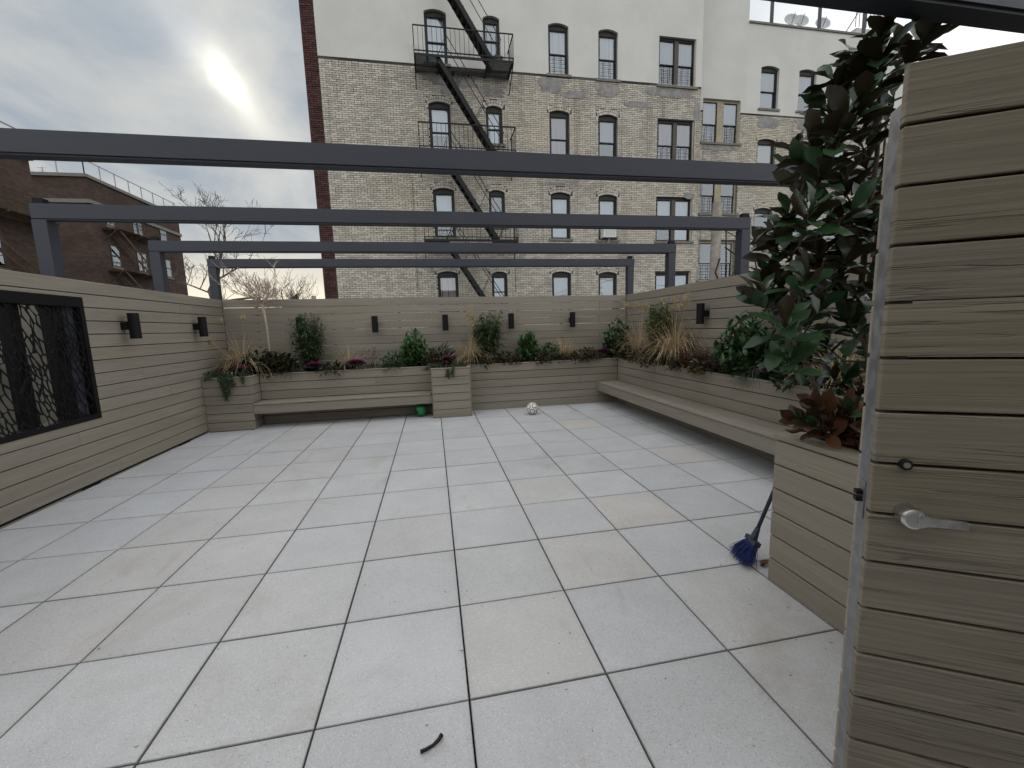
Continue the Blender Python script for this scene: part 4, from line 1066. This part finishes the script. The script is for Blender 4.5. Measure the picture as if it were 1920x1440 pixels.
# ------------------------------------------------------------------ plants
def rv(rg, z=1.0): return Vector((rg.gauss(0, 1), rg.gauss(0, 1), rg.gauss(0, z))).normalized()
def plant(name, label, cat, base, group): return thing(name, label, cat, base, group)
def laurel(label, base, h, wd, seed, mat_='leaf_laurel', n=70, L=.14, W_=.045, group='broad-leaved shrubs in the planters', name='laurel_shrub', step=13):
    rg = random.Random(seed); b_ = Vector(base); t_ = plant(name, label, 'shrub', b_, group); st, lf_ = MB(), MB()
    for i in range(n):
        a = 2.4*i+rg.uniform(-.3, .3); q = math.sqrt((i+.5)/n); rr_ = wd/2*q**.8*rg.uniform(.8, 1.2); zt_ = h*.9*(math.sqrt(max(.06, 1-.93*q*q)))*rg.uniform(.68, 1.08)
        tip = b_+Vector((math.cos(a)*rr_, math.sin(a)*rr_, zt_)); mid = b_.lerp(tip, .5)+Vector((math.cos(a)*rr_*.12, math.sin(a)*rr_*.12, -.02*h)); pts_ = [b_+Vector((math.cos(a)*.03, math.sin(a)*.03, 0)), mid, tip]
        st.tube(pts_, [.006, .004, .0025], 4, cap=False)
        for k in range(step):
            f = .28+.72*k/(step-1); p = pts_[0].lerp(mid, f*2) if f < .5 else mid.lerp(tip, f*2-1); th = a+k*2.4; o_ = Vector((math.cos(th), math.sin(th), rg.uniform(.1, .9)+(.7 if k > step-4 else 0)))
            lf_.leaf(p, o_+rv(rg)*.25, Vector((0, 0, 1))+rv(rg)*.35, L*rg.uniform(.7, 1.15), W_*rg.uniform(.8, 1.15), rg.uniform(.1, .55), .3)
    part('stem', st, 'twig_red', t_); part('foliage', lf_, mat_, t_, kind='stuff', smooth=False)
def willowy(label, base, h, wd, seed, mat_='leaf_willow', n=44, L=.16, W_=.03, step=26, lean=0, group='tall fine-leaved shrubs'):
    rg = random.Random(seed); b_ = Vector(base); t_ = plant('fine_leaved_shrub', label, 'shrub', b_, group); st, lf_ = MB(), MB()
    for i in range(n):
        a = rg.uniform(0, 6.283); rr_ = wd/2*math.sqrt(rg.random()); hh = h*rg.uniform(.55, 1.0)
        pts_ = [b_+Vector((math.cos(a)*rr_*.25, math.sin(a)*rr_*.25, 0)), b_+Vector((math.cos(a)*rr_*.7+lean*.4, math.sin(a)*rr_*.7, hh*.55)), b_+Vector((math.cos(a)*rr_*1.1+lean, math.sin(a)*rr_*1.1, hh))]
        st.tube(pts_, [.005, .004, .002], 4, cap=False)
        for k in range(step):
            f = .15+.85*k/(step-1); p = pts_[0].lerp(pts_[1], f*2) if f < .5 else pts_[1].lerp(pts_[2], f*2-1); th = rg.uniform(0, 6.283)
            lf_.leaf(p, Vector((math.cos(th), math.sin(th), rg.uniform(-.1, .9))), Vector((0, 0, 1))+rv(rg)*.4, L*rg.uniform(.6, 1.15), W_*rg.uniform(.7, 1.1), rg.uniform(.3, 1.1), .25)
    part('stem', st, 'twig_red', t_); part('foliage', lf_, mat_, t_, kind='stuff')
def grass(label, base, h, spread, seed, n=150, mat_='grass_tan', wd=.011, droop=1.2, plumes=(), group='dry tan grasses', name='ornamental_grass', pr=.06):
    rg = random.Random(seed); b_ = Vector(base); t_ = plant(name, label, 'grass', b_, group); m_ = MB()
    for i in range(int(n*2.1)):
        a = rg.uniform(0, 6.283); r0 = rg.uniform(0, .05); q = rg.random()**.7*spread
        m_.blade(b_+Vector((math.cos(a)*r0, math.sin(a)*r0, 0)), Vector((math.cos(a)*q, math.sin(a)*q, 1)), h*rg.uniform(.6, 1.25), wd*rg.uniform(.6, 1.2), droop*rg.uniform(.3, 1.3), 5)
    part('blades', m_, mat_, t_, kind='stuff')
    for (dx, dy, z) in plumes:
        tip = b_+Vector((dx, dy, z)); s_ = MB(); s_.tube([b_, b_.lerp(tip, .6)+Vector((-dx*.1, -dy*.1, 0)), tip], [.003, .0025, .0015], 4, cap=False); so_ = part('stalk', s_, 'plume', t_); pm = MB()
        for k in range(90):
            d = rv(rg); pm.blade(tip+d*pr*.2, d+Vector((0, 0, .3)), pr*rg.uniform(.7, 1.3), .007, 2.4, 3)
        part('plume', pm, 'plume', so_, kind='stuff')
def heather(label, base, h, wd, seed, n=330, mat_='heather', group='brown heather mounds'):
    rg = random.Random(seed); b_ = Vector(base); t_ = plant('heather', label, 'shrub', b_, group); m_ = MB()
    for i in range(n):
        a = rg.uniform(0, 6.283); q = math.sqrt(rg.random()); p = b_+Vector((math.cos(a)*wd/2*q*.55, math.sin(a)*wd/2*q*.55, 0)); d = Vector((math.cos(a)*q*.75, math.sin(a)*q*.75, 1))
        L = h*rg.uniform(.65, 1.1)*(1-.25*q); m_.blade(p, d, L, .006, .25, 3)
        for k in range(5):
            m_.leaf(p+d.normalized()*L*(.4+.12*k), rv(rg)+Vector((0, 0, .8)), rv(rg), .035, .010, .2, .1, 2)
    part('foliage', m_, mat_, t_, kind='stuff')
def cabbage(label, base, r, seed, group='ornamental cabbages'):
    rg = random.Random(seed); b_ = Vector(base); r *= 1.25; b_ = b_+Vector((-.04 if b_.x > 3.4 else 0, -.05 if b_.x < 3.4 else 0, .06)); t_ = plant('ornamental_cabbage', label, 'plant', b_, group)
    for nm, mt, rings in (('outer_leaves', 'cabbage_out', ((1.0, .25, 10), (.85, .5, 9))), ('heart', 'cabbage_in', ((.68, .75, 12), (.48, 1.1, 12), (.3, 1.8, 10), (.16, 3, 7)))):
        m_ = MB()
        for q, e, n_ in rings:
            for k in range(n_):
                a = 2*math.pi*k/n_+rg.uniform(-.2, .2); L = r*q; W2 = r*.6*q+.012; d = Vector((math.cos(a), math.sin(a), e)).normalized(); s_ = Vector((-math.sin(a), math.cos(a), 0)); o = b_+Vector((0, 0, r*.25+(1-q)*r*.35)); vs = []; N = 7
                for i in range(3):
                    for j in range(N):
                        u = j/(N-1)*2-1; ww_ = (.25, .8, 1)[i]*W2*.6; c = o+d*L*(.1, .6, 1.0)[i]*(1-.12*u*u*i); ruf = (0, .35, 1)[i]*r*.11*math.sin(j*2.6+k+rg.uniform(-.5, .5))
                        vs.append(c+s_*u*ww_+Vector((0, 0, ruf+r*.08*u*u)))
                m_.add(vs, [(i*N+j, i*N+j+1, (i+1)*N+j+1, (i+1)*N+j) for i in range(2) for j in range(N-1)])
        part(nm, m_, mt, t_)
def juniper(label, base, seed, runs_, group='trailing junipers'):
    """runs_: list of polylines (offsets from base) that the branches follow"""
    rg = random.Random(seed); b_ = Vector(base); t_ = plant('trailing_juniper', label, 'shrub', b_, group); st, lf_ = MB(), MB()
    for line in runs_:
        for c in range(3):
            pts_ = [b_+Vector(q)+rv(rg)*.03*(i > 0) for i, q in enumerate(line)]; pts_ = [p for p in pts_]
            st.tube(pts_, [.004]*len(pts_), 4, cap=False)
            for i in range(len(pts_)-1):
                n_ = max(3, int((pts_[i+1]-pts_[i]).length/.009))
                for k in range(n_):
                    p = pts_[i].lerp(pts_[i+1], k/n_); d = (pts_[i+1]-pts_[i]).normalized()
                    for q in range(2): lf_.leaf(p, d*.6+rv(rg)*.8, Vector((0, 0, 1))+rv(rg), rg.uniform(.03, .07), .012, rg.uniform(0, .5), .2, 2)
    part('stem', st, 'twig_red', t_); part('foliage', lf_, 'juniper', t_, kind='stuff')
def lowshrub(label, base, h, wd, seed, mat_='bronze', n=90, L=.065, W_=.03, group='low dark bedding plants', rust=0):
    rg = random.Random(seed); b_ = Vector(base); t_ = plant('bedding_plant', label, 'plant', b_, group); m_, m2 = MB(), MB(); n = int(n*3); L *= 1.35; W_ *= 1.45; wd *= 1.35; h *= 1.1
    for i in range(n):
        a = rg.uniform(0, 6.283); q = math.sqrt(rg.random()); z = h*rg.uniform(.15, 1)*(1-.35*q*q); p = b_+Vector((math.cos(a)*wd/2*q, math.sin(a)*wd/2*q, z))
        (m2 if rg.random() < rust*.5 else m_).leaf(p, Vector((math.cos(a)*.7, math.sin(a)*.7, rg.uniform(.1, 1)))+rv(rg)*.5, Vector((0, 0, 1))+rv(rg)*.5, L*rg.uniform(.7, 1.3), W_*rg.uniform(.7, 1.2), rg.uniform(.1, .6), .25)
    s_ = MB()
    for k in range(6): a = k*1.05; s_.tube([b_, b_+Vector((math.cos(a)*wd*.3, math.sin(a)*wd*.3, h*.8))], .003, 4, cap=False)
    part('stem', s_, 'twig_red', t_); part('foliage', m_, mat_, t_, kind='stuff')
    if m2.v: part('rusty_leaves', m2, 'rust_leaf', t_, kind='stuff')
def mondo(label, base, h, seed, n=110): grass(label, base, h, .9, seed, n, 'grass_green', .008, 2.2, (), 'dark strappy grasses', 'strappy_grass')

Z = SOIL
# --- back planter, left to right
juniper('trailing juniper spilling over the left corner block', (-3.42, 6.0, Z+.08), 1, [
    [(0, 0, 0), (.0, -.16, .06), (.02, -.25, -.02), (.04, -.26, -.2), (.06, -.24, -.33)], [(0, 0, 0), (.12, -.15, .05), (.16, -.25, -.02), (.17, -.26, -.14)], [(0, 0, 0), (-.1, -.14, .06), (-.14, -.2, .02), (-.2, -.22, -.01)],
    [(0, 0, 0), (.2, -.08, .07), (.3, -.18, .03), (.33, -.24, -.08)], [(0, 0, 0), (.06, -.17, .07), (.09, -.26, -.05), (.1, -.25, -.25)], [(0, 0, 0), (-.15, -.05, .08), (-.25, -.1, .06)], [(0, 0, 0), (.25, .0, .08), (.36, -.1, .06)]])
heather('brown heather mound in the left back corner below the dry grass', (-3.43, 6.2, Z), .36, .42, 2)
grass('dry tan grass in the left back corner beside the bare young tree', (-3.32, 6.4, Z), .78, .75, 3, 170, droop=1.9, plumes=((-.22, -.1, 1.02), (.1, -.05, 1.05), (-.36, -.2, .66)))
cabbage('magenta ornamental cabbage at the foot of the left corner grass', (-3.2, 6.12, Z+.03), .13, 4)
lowshrub('dark glossy bedding plant left of the bare young tree stem', (-3.05, 6.38, Z), .42, .34, 5, 'dark_leaf', 110, .1, .035)
lowshrub('dark bedding plant right of the bare young tree stem with bronze leaves', (-2.72, 6.36, Z), .36, .34, 6, 'bronze', 110, .1, .035, rust=.12)
mondo('strappy dark grass just left of the tall willowy shrub', (-2.5, 6.3, Z), .26, 7)
willowy('tall willowy shrub with thin leaves in the left back planter', (-2.27, 6.5, Z), 1.12, .62, 8, n=60)
cabbage('purple ornamental cabbage in front of the willowy shrub', (-2.12, 6.28, Z+.02), .15, 9)
lowshrub('low dark filler plant between willowy shrub and small tan grass', (-1.86, 6.32, Z), .2, .42, 10, 'dark_leaf', 100, .06, .025)
grass('small dry tan grass right of the willowy shrub', (-1.6, 6.5, Z), .48, .9, 11, 95, droop=1.0, wd=.011)
cabbage('purple ornamental cabbage in front of the small tan grass', (-1.44, 6.30, Z+.03), .16, 12)
lowshrub('thin reddish twigs with few leaves left of the first round laurel', (-1.2, 6.42, Z), .45, .25, 13, 'bronze', 26, .045, .015)
mondo('strappy dark grass left of the first round laurel', (-.86, 6.4, Z), .38, 14, 80)
lowshrub('dark leafy plant tucked at the left foot of the first round laurel', (-.78, 6.34, Z), .32, .3, 15, 'leaf_laurel_dark', 70, .08, .022)
laurel('first round laurel on the back wall, left of the pier', (-.41, 6.45, Z), .80, .56, 16)
lowshrub('dark bronze bedding plant right of the first round laurel', (-.1, 6.3, Z), .34, .3, 17, 'bronze', 80, .07, .022, rust=.1)
lowshrub('upright dark bedding plant behind the pier', (.1, 6.48, Z), .40, .3, 18, 'dark_leaf', 90, .1, .022)
cabbage('magenta ornamental cabbage on top of the pier', (.17, 6.02, Z+.08), .12, 19)
lowshrub('small rust-leaved plant beside the pier cabbage', (.02, 6.12, Z), .17, .2, 20, 'rust_leaf', 40, .07, .035)
juniper('trailing juniper creeping over the pier top', (.2, 5.96, Z+.06), 21, [
    [(0, 0, 0), (-.15, -.1, .06), (-.3, -.16, .04), (-.42, -.2, -.01)], [(0, 0, 0), (.1, -.14, .05), (.04, -.25, .02), (.03, -.27, -.1)], [(0, 0, 0), (.14, -.12, .05), (.24, -.2, .03)], [(0, 0, 0), (-.05, -.18, .05), (-.04, -.26, -.06), (-.05, -.26, -.14)], [(0, 0, 0), (.2, .02, .06), (.34, -.05, .05)], [(0, 0, 0), (-.2, .0, .07), (-.36, -.05, .06)]])
grass('dry tan grass with drooping pale plumes right of the pier', (.62, 6.4, Z), .75, .55, 22, 120, droop=2.2, plumes=((.05, -.03, 1.05), (-.02, -.02, .98), (.1, 0, .9), (.06, -.05, .82)), pr=.08)
willowy('tall dark shrub with long leaves right of the pier', (.98, 6.46, Z), 1.05, .58, 23, 'leaf_laurel_dark', n=64, L=.17, W_=.04, step=20)
lowshrub('low dark filler at the foot of the tall dark shrub', (.85, 6.3, Z), .26, .34, 24, 'dark_leaf', 80, .09, .022)
lowshrub('low leafy filler between tall dark shrub and second round laurel', (1.36, 6.36, Z), .25, .4, 25, 'bronze', 100, .06, .028, rust=.1)
laurel('second round laurel on the back wall, small and bright', (1.76, 6.47, Z), .74, .46, 26, n=60)
lowshrub('low bronze filler right of the second round laurel', (1.98, 6.33, Z), .2, .4, 27, 'bronze', 90, .06, .028, rust=.12)
lowshrub('rounded dark plant left of the short tan grass', (2.2, 6.42, Z), .38, .3, 28, 'leaf_laurel_dark', 90, .06, .03)
grass('short dry tan grass near the right back corner', (2.5, 6.46, Z), .52, .75, 29, 150, droop=1.1)
lowshrub('rusty mixed bedding under the short tan grass', (2.6, 6.3, Z), .2, .5, 30, 'bronze', 120, .055, .03, rust=.25)
lowshrub('brownish bedding plant right of the short tan grass', (2.98, 6.36, Z), .26, .42, 31, 'bronze', 110, .06, .03, rust=.35)
cabbage('magenta ornamental cabbage in the right back corner', (3.33, 6.42, Z+.05), .14, 32)
# --- right planter, far to near
laurel('dark laurel in the right back corner', (3.62, 6.45, Z), .86, .6, 33, 'leaf_laurel_dark', n=76)
lowshrub('low dark bedding plant at the corner of the right planter', (3.68, 5.98, Z), .24, .4, 34, 'bronze', 100, .06, .03, rust=.2)
grass('dry tan grass with tall plumes next to the corner laurel', (3.76, 5.72, Z), .8, .4, 35, 130, droop=1.3, plumes=((-.1, .0, 1.08), (.05, -.05, 1.04), (.1, -.12, 1.07), (0, -.08, .98), (-.2, .2, 1.12)), pr=.075)
lowshrub('rusty bedding plant in front of the plumed grass by the corner', (3.64, 5.35, Z), .26, .42, 36, 'bronze', 110, .06, .03, rust=.4)
willowy('green bamboo shrub in front of the right fence', (3.78, 5.02, Z), 1.08, .5, 37, 'leaf_bamboo', n=60, L=.15, W_=.026, step=26)
grass('largest dry tan grass with round plumes beside the bamboo', (3.78, 4.6, Z), .98, .5, 38, 240, droop=1.7, plumes=((-.06, .28, 1.1), (.0, 0.02, 1.12), (.05, -.22, 1.14), (0, -.12, 1.0), (-.05, -.25, .98), (-.02, .08, .98), (0, -.3, 1.08)), pr=.075)
lowshrub('dark rusty bedding plant at the foot of the bamboo', (3.64, 4.75, Z), .2, .5, 39, 'bronze', 120, .06, .03, rust=.3)
heather('reddish brown heather mound on the right planter', (3.74, 3.95, Z), .44, .62, 40, 420)
heather('smaller heather mound left of the big right laurel', (3.8, 3.55, Z), .4, .4, 41, 260)
lowshrub('rust-leaved bedding plant in front of the heather', (3.66, 4.02, Z), .2, .4, 42, 'bronze', 90, .075, .04, rust=.45)
lowshrub('rusty bedding plant left of the bright cabbage', (3.66, 3.5, Z), .2, .42, 43, 'bronze', 100, .075, .04, rust=.35)
laurel('big dark laurel on the right planter left of the magnolia', (3.76, 3.02, Z), .84, .78, 44, 'leaf_laurel_dark', n=110, L=.15, W_=.048)
cabbage('bright magenta cabbage at the rim below the big laurel', (3.62, 3.08, Z+.05), .16, 45)
mondo('strappy variegated grass right of the bright cabbage', (3.64, 2.72, Z), .34, 46, 150)
cabbage('dark magenta cabbage half hidden under the magnolia', (3.66, 2.38, Z+.03), .16, 47)
laurel('dark laurel behind the magnolia against the right fence', (3.8, 2.3, Z), .75, .6, 48, 'leaf_laurel_dark', n=70)
grass('dry tan grass behind the magnolia stems', (3.74, 1.75, Z), .55, .8, 49, 140, droop=1.3)
lowshrub('dark bedding plant under the magnolia at the planter rim', (3.64, 1.98, Z), .22, .45, 50, 'dark_leaf', 90, .08, .035)
lowshrub('dark bedding plant in the near planter behind the broom handle', (2.55, .2, Z+.04), .3, .4, 51, 'leaf_laurel_dark', 90, .1, .04)

# --- low creeping leaves that cover the soil everywhere
rg = random.Random(9); gcv = MB()
for k in range(2600):
    if k % 5 < 3: p = Vector((rg.uniform(-3.6, 3.5), rg.uniform(6.23, 6.72), Z+rg.uniform(0, .12)))
    else: p = Vector((rg.uniform(3.57, 3.95), rg.uniform(.6, 6.3), Z+rg.uniform(0, .12)))
    gcv.leaf(p, rv(rg)+Vector((0, 0, .5)), Vector((0, 0, 1))+rv(rg)*.5, rg.uniform(.04, .11), rg.uniform(.02, .04), rg.uniform(.1, .5), .25)
tag(part('ground_cover', gcv, 'bronze', origin=(0, 6.4, Z)), 'low dark creeping leaves covering the soil of the planters', 'ground cover', kind='stuff')
# --- magnolia
rg = random.Random(77)
mg = plant('magnolia_tree', 'magnolia tree with glossy dark leaves and brown undersides beside the gate', 'tree', Vector((2.2, .18, Z+.05)), None)
if 'group' in mg: del mg['group']
trunkA = [Vector(q) for q in ((2.2, .18, .82), (2.15, .19, 1.25), (2.05, .2, 1.6), (2.06, .2, 2.0), (2.07, .19, 2.29), (2.03, .16, 2.6))]
trunkB = [Vector(q) for q in ((2.15, .2, .82), (1.89, .22, 1.1), (1.72, .24, 1.45), (1.66, .22, 1.75), (1.66, .24, 2.05))]
trunkC = [Vector(q) for q in ((2.24, .2, .82), (2.3, .28, 1.3), (2.26, .32, 1.7), (2.3, .34, 2.1), (2.28, .33, 2.5))]
tk = MB(); tk.tube(trunkA, [.022, .018, .015, .012, .01, .006], 8); tk.tube(trunkB, [.015, .012, .01, .008, .005], 7); tk.tube(trunkC, [.014, .012, .01, .008, .005], 7)
part('trunk', tk, 'bark', mg, smooth=True)
def dense(ps):
    o = []
    for i in range(len(ps)-1): o += [ps[i].lerp(ps[i+1], k/6) for k in range(6)]
    return o+[ps[-1]]
nodes = dense(trunkA)+dense(trunkB)+dense(trunkC)
TIPS = [(1.86, 0.05, 2.73), (1.92, 0.21, 2.72), (1.9, 0.12, 2.61), (1.84, 0.24, 2.65), (1.83, 0.25, 2.52), (1.62, -0.04, 2.33), (1.67, -0.07, 2.39), (2.38, 0.36, 2.89), (2.11, 0.06, 2.73), (1.87, 0.04, 2.63), (1.86, 0.45, 2.41), (1.7, 0.17, 2.35), (1.83, 0.36, 2.25), (1.57, 0.17, 2.01), (1.62, 0.26, 1.95), (1.52, -0.0, 1.98), (1.96, 0.26, 2.18), (2.22, 0.38, 2.36), (1.96, 0.2, 2.4), (1.6, 0.31, 1.75), (1.54, 0.28, 1.64), (1.38, -0.05, 1.52), (1.82, 0.32, 1.64), (1.91, 0.23, 1.74), (1.85, 0.08, 1.82), (1.4, -0.06, 1.38), (2.03, 0.38, 1.41), (1.95, 0.17, 1.53), (2.22, 0.3, 1.41), (2.12, 0.39, 1.23), (2.18, 0.3, 1.12), (1.95, 0.41, 1.93), (1.99, 0.13, 1.95), (2.28, 0.34, 1.69), (1.75, 0.16, 1.58), (2.13, 0.42, 1.99), (1.7, 0.39, 1.9), (1.49, -0.03, 1.71), (1.73, -0.01, 2.0), (1.63, 0.04, 2.19),
        (2.2, .25, 2.15), (2.15, .1, 1.9), (2.1, .3, 2.55), (1.9, .1, 2.0), (1.8, .2, 1.85), (2.05, .05, 1.7), (2.0, .3, 1.65)]
LOW = [(1.82, 0.29, 1.0), (1.82, 0.19, 1.09), (1.97, 0.22, 1.0), (1.98, 0.16, 1.07), (1.92, 0.2, 0.97), (2.05, 0.18, 0.98), (1.80, 0.17, 1.0), (2.0, .02, 1.0)]
def magleaf(seed):
    q = random.Random(seed); m_ = MB(); N = 7; vs = []; prof = (.10, .42, .72, .93, 1.0, .80, .0); wv_ = q.uniform(.02, .05); dr = q.uniform(.05, .3)
    for i in range(N):
        tt = i/(N-1); hw = prof[i]*.235; z = -dr*tt*tt+.0; y = 0
        if i < N-1: vs += [(tt, hw, z+hw*.30+wv_*math.sin(i*1.9+seed)), (tt, 0, z), (tt, -hw, z+hw*.30+wv_*math.sin(i*2.3+seed*2+1))]
        else: vs.append((1.02, 0, z-.01))
    fs = []
    for i in range(N-2):
        a = i*3; fs += [(a, a+3, a+4, a+1)[::-1][::-1], (a+1, a+4, a+5, a+2)]
    a = (N-2)*3; fs += [(a, a+3, a+1), (a+1, a+3, a+2)]
    fs = [f[::-1] for f in fs]
    m_.add(vs, fs); return m_
MV = [mesh_from('leaf', magleaf(i), 'magnolia', smooth=True) for i in range(6)]
ML = [mesh_from('leaf', magleaf(i+20), 'magnolia_low', smooth=True) for i in range(3)]
tw_ = MB(); leaves = []
def add_leaf(p, d, upv, L, low):
    d = Vector(d).normalized(); s_ = Vector(upv).cross(d)
    if s_.length < 1e-3: s_ = d.orthogonal()
    s_.normalize(); u = d.cross(s_); leaves.append((Vector(p), d, s_, u, L, low))
for ti, tp in enumerate(TIPS+LOW):
    low = ti >= len(TIPS); tip = Vector(tp); st_ = min(nodes, key=lambda q: (q-tip).length+max(0, (q.z-tip.z+.1))*2)
    d0 = (tip-st_); mid = st_.lerp(tip, .5)+Vector((0, 0, -.05 if not low else .02)); tw_.tube([st_, mid, tip], [.006, .005, .004], 5, cap=False); ax = (d0.normalized()*.7+Vector((0, 0, .7 if not low else .15))).normalized()
    e1 = ax.orthogonal().normalized(); e2 = ax.cross(e1); n_ = rg.randint(9, 11)
    for k in range(n_):
        th = 2.4*k+rg.uniform(-.3, .3); e = .35+.95*(k/n_); d = ax*(1.15-e*.75)+(e1*math.cos(th)+e2*math.sin(th))*e
        if low: d = d+Vector((0, 0, .25))
        upv = ax*.9+Vector((0, 0, .35))+rv(rg)*.45
        if rg.random() < .05 or low and rg.random() < .6: upv = -upv
        add_leaf(tip-ax*.012*k, d+rv(rg)*.18, upv, rg.uniform(.11, .17)*(1 if not low else .78), low and rg.random() < .6)
    for k in range(3): add_leaf(st_.lerp(tip, rg.uniform(.4, .9)), rv(rg)+Vector((0, 0, .35)), Vector((0, 0, 1))+rv(rg)*.4, rg.uniform(.11, .16), low)
part('branch', tw_, 'bark', mg, kind='stuff')
leaves.sort(key=lambda q: (not (q[5] or q[0].z < 1.2), (q[0]-CAMP).length))
rest = MB()
for i, (p, d, s_, u, L, low) in enumerate(leaves):
    if i < 300:
        o = place('leaf', (ML if low else MV)[i % (3 if low else 6)], mg, p); mt_ = Matrix.Identity(4)
        for r_ in range(3): mt_[r_][0], mt_[r_][1], mt_[r_][2] = d[r_], s_[r_], u[r_]
        o.rotation_euler = mt_.to_euler(); o.scale = (L, L, L)
    else:
        src = magleaf(i % 6); rest.add([p+d*v[0]*L+s_*v[1]*L+u*v[2]*L for v in src.v], src.f)
part('inner_leaves', rest, 'magnolia', mg, kind='stuff', smooth=True)

# ------------------------------------------------------------------ loose things on the floor
# soccer ball with ring markings
bc = Vector((1.6, 5.5, .108)); ball = thing('soccer_ball', 'white soccer ball with black ring pattern on the pavers', 'ball', (bc.x, bc.y, 0))
part('cover', MB().sphere(bc, .107, 32, 20), 'ball_white', ball, smooth=True)
ph = (1+5**.5)/2; ico = [Vector(q).normalized() for q in ((0, 1, ph), (0, 1, -ph), (0, -1, ph), (0, -1, -ph), (1, ph, 0), (1, -ph, 0), (-1, ph, 0), (-1, -ph, 0), (ph, 0, 1), (ph, 0, -1), (-ph, 0, 1), (-ph, 0, -1))]
rt = Matrix.Rotation(.4, 3, 'X') @ Matrix.Rotation(.3, 3, 'Z')
for q in ico:
    q = rt @ q; a = q.orthogonal().normalized(); c_ = q.cross(a); m_ = MB(); n_ = 20; vs = []
    for rr_, hh in ((.036, .1012), (.047, .0968)):
        for k in range(n_): th = 2*math.pi*k/n_; vs.append(bc+(q*hh+(a*math.cos(th)+c_*math.sin(th))*rr_).normalized()*.1078)
    m_.add(vs, [(k, (k+1) % n_, (k+1) % n_+n_, k+n_) for k in range(n_)]); part('ring_mark', m_, 'black_metal', ball)
gc = Vector((-.36, 5.97, .111)); gb = thing('play_ball', 'green and black play ball tucked under the left bench by the pier', 'ball', (gc.x, gc.y, 0))
m_ = MB(); m_.sphere(gc, .11, 28, 18); ax = Vector((.5, -.6, .5)).normalized()
for i, f in enumerate(m_.f):
    c_ = sum((Vector(m_.v[j]) for j in f), Vector())/len(f)-gc; c_.normalize(); v_ = c_.dot(ax); w2 = c_.dot(Vector((-.7, -.7, -.1)))
    m_.mi[i] = 1 if (abs(v_-.15) < .13 or w2 > .86 or (-.75 < v_ < -.5)) else 0
part('cover', m_, ['ball_green', 'ball_dark'], gb, smooth=True)
# broom leaning behind the near block
br = thing('broom', 'worn blue-bristled broom leaning behind the near planter block', 'broom', (1.86, .62, 0))
hb, ht = Vector((1.9, .63, .17)), Vector((2.36, .60, 1.33))
part('handle', MB().tube([hb, hb.lerp(ht, .5), ht], [.012, .0125, .012], 10), 'broom_handle', br, smooth=True)
hd_ = (ht-hb).normalized(); sd2 = Vector((-.25, -1, 0)).normalized(); m_ = MB()
b0 = hb-hd_*.01; m_.bar(b0-sd2*.06-hd_*.03, b0+sd2*.06-hd_*.03, .04, .028, up=hd_); m_.lathe([(-.02, .024), (.03, .018), (.06, .0145)], b0, hd_, 12); part('head', m_, 'broom_handle', br)
m_ = MB(); rg = random.Random(5)
for k in range(900):
    u = rg.uniform(-1, 1); v_ = rg.uniform(-1, 1); p = b0-hd_*.045+sd2*u*.058+Vector((-.02*v_, 0, 0)); d = -hd_*1.0+sd2*(u*.35+rg.gauss(0, .16))+Vector((-.3-.25*abs(v_)+rg.gauss(0, .14), rg.gauss(0, .14), 0))
    L = rg.uniform(.09, .14); q = p+d.normalized()*L
    if q.z < .004: L *= max(.2, (p.z-.004)/(p.z-q.z))
    dn = d.normalized(); mid = p+dn*L*.6+rv(rg)*.008; e = p+dn*L+rv(rg)*.014; e.z = max(e.z, .003); mid.z = max(mid.z, .004)
    m_.tube([p, mid, e], [.0016, .0014, .001], 3, cap=False)
part('bristles', m_, 'broom_blue', br, kind='stuff')
# dead leaf beside the broom
m_ = MB(); m_.leaf((1.885, .545, .006), (.9, .25, .25), (0, .3, 1), .075, .05, -.1, .55, 4); m_.leaf((1.89, .56, .006), (.7, -.5, .5), (.3, 0, 1), .06, .04, .3, .5, 4)
tag(part('dead_leaf', m_, 'rust_leaf', origin=(1.885, .545, 0)), 'curled brown dead leaf on the pavers beside the broom', 'leaf')
# dark bent stick in the foreground
m_ = MB(); m_.tube([(-.196, -.188, .009), (-.175, -.184, .010), (-.15, -.175, .011), (-.13, -.160, .0125), (-.118, -.143, .013)], [.0065, .0062, .006, .007, .0085], 9)
tag(part('stick', m_, 'twig_black', origin=(-.16, -.17, 0), smooth=True), 'short bent black stick lying on the nearest pavers', 'stick')
# tiny crumbs and bits of leaf blown over the pavers
rg = random.Random(31); m_ = MB()
for k in range(70):
    x, y = rg.uniform(-2.6, 3.0), rg.uniform(-.6, 6.0)
    if x > 1.75 and y < .5: continue
    m_.leaf((x, y, .003), Vector((rg.gauss(0, 1), rg.gauss(0, 1), rg.uniform(0, .25))), (0, 0, 1), rg.uniform(.006, .022), rg.uniform(.003, .008), 0, .3, 2)
tag(part('leaf_litter', m_, 'twig_dark'), 'tiny dark crumbs and leaf bits scattered over the pale pavers', 'litter', kind='stuff')
# plant tag
for i, (x, y, lab) in enumerate(((-3.30, 5.9, 'small white plant tag in the left corner juniper'), (-1.63, 6.24, 'small white plant tag below the small tan grass'))):
    t_ = MB(); t_.box(x-.009, x+.009, y-.001, y+.001, Z+.03, Z+.16); tag(part('plant_tag', t_, 'plant_tag', origin=(x, y, Z)), lab, 'tag', 'white plant tags')
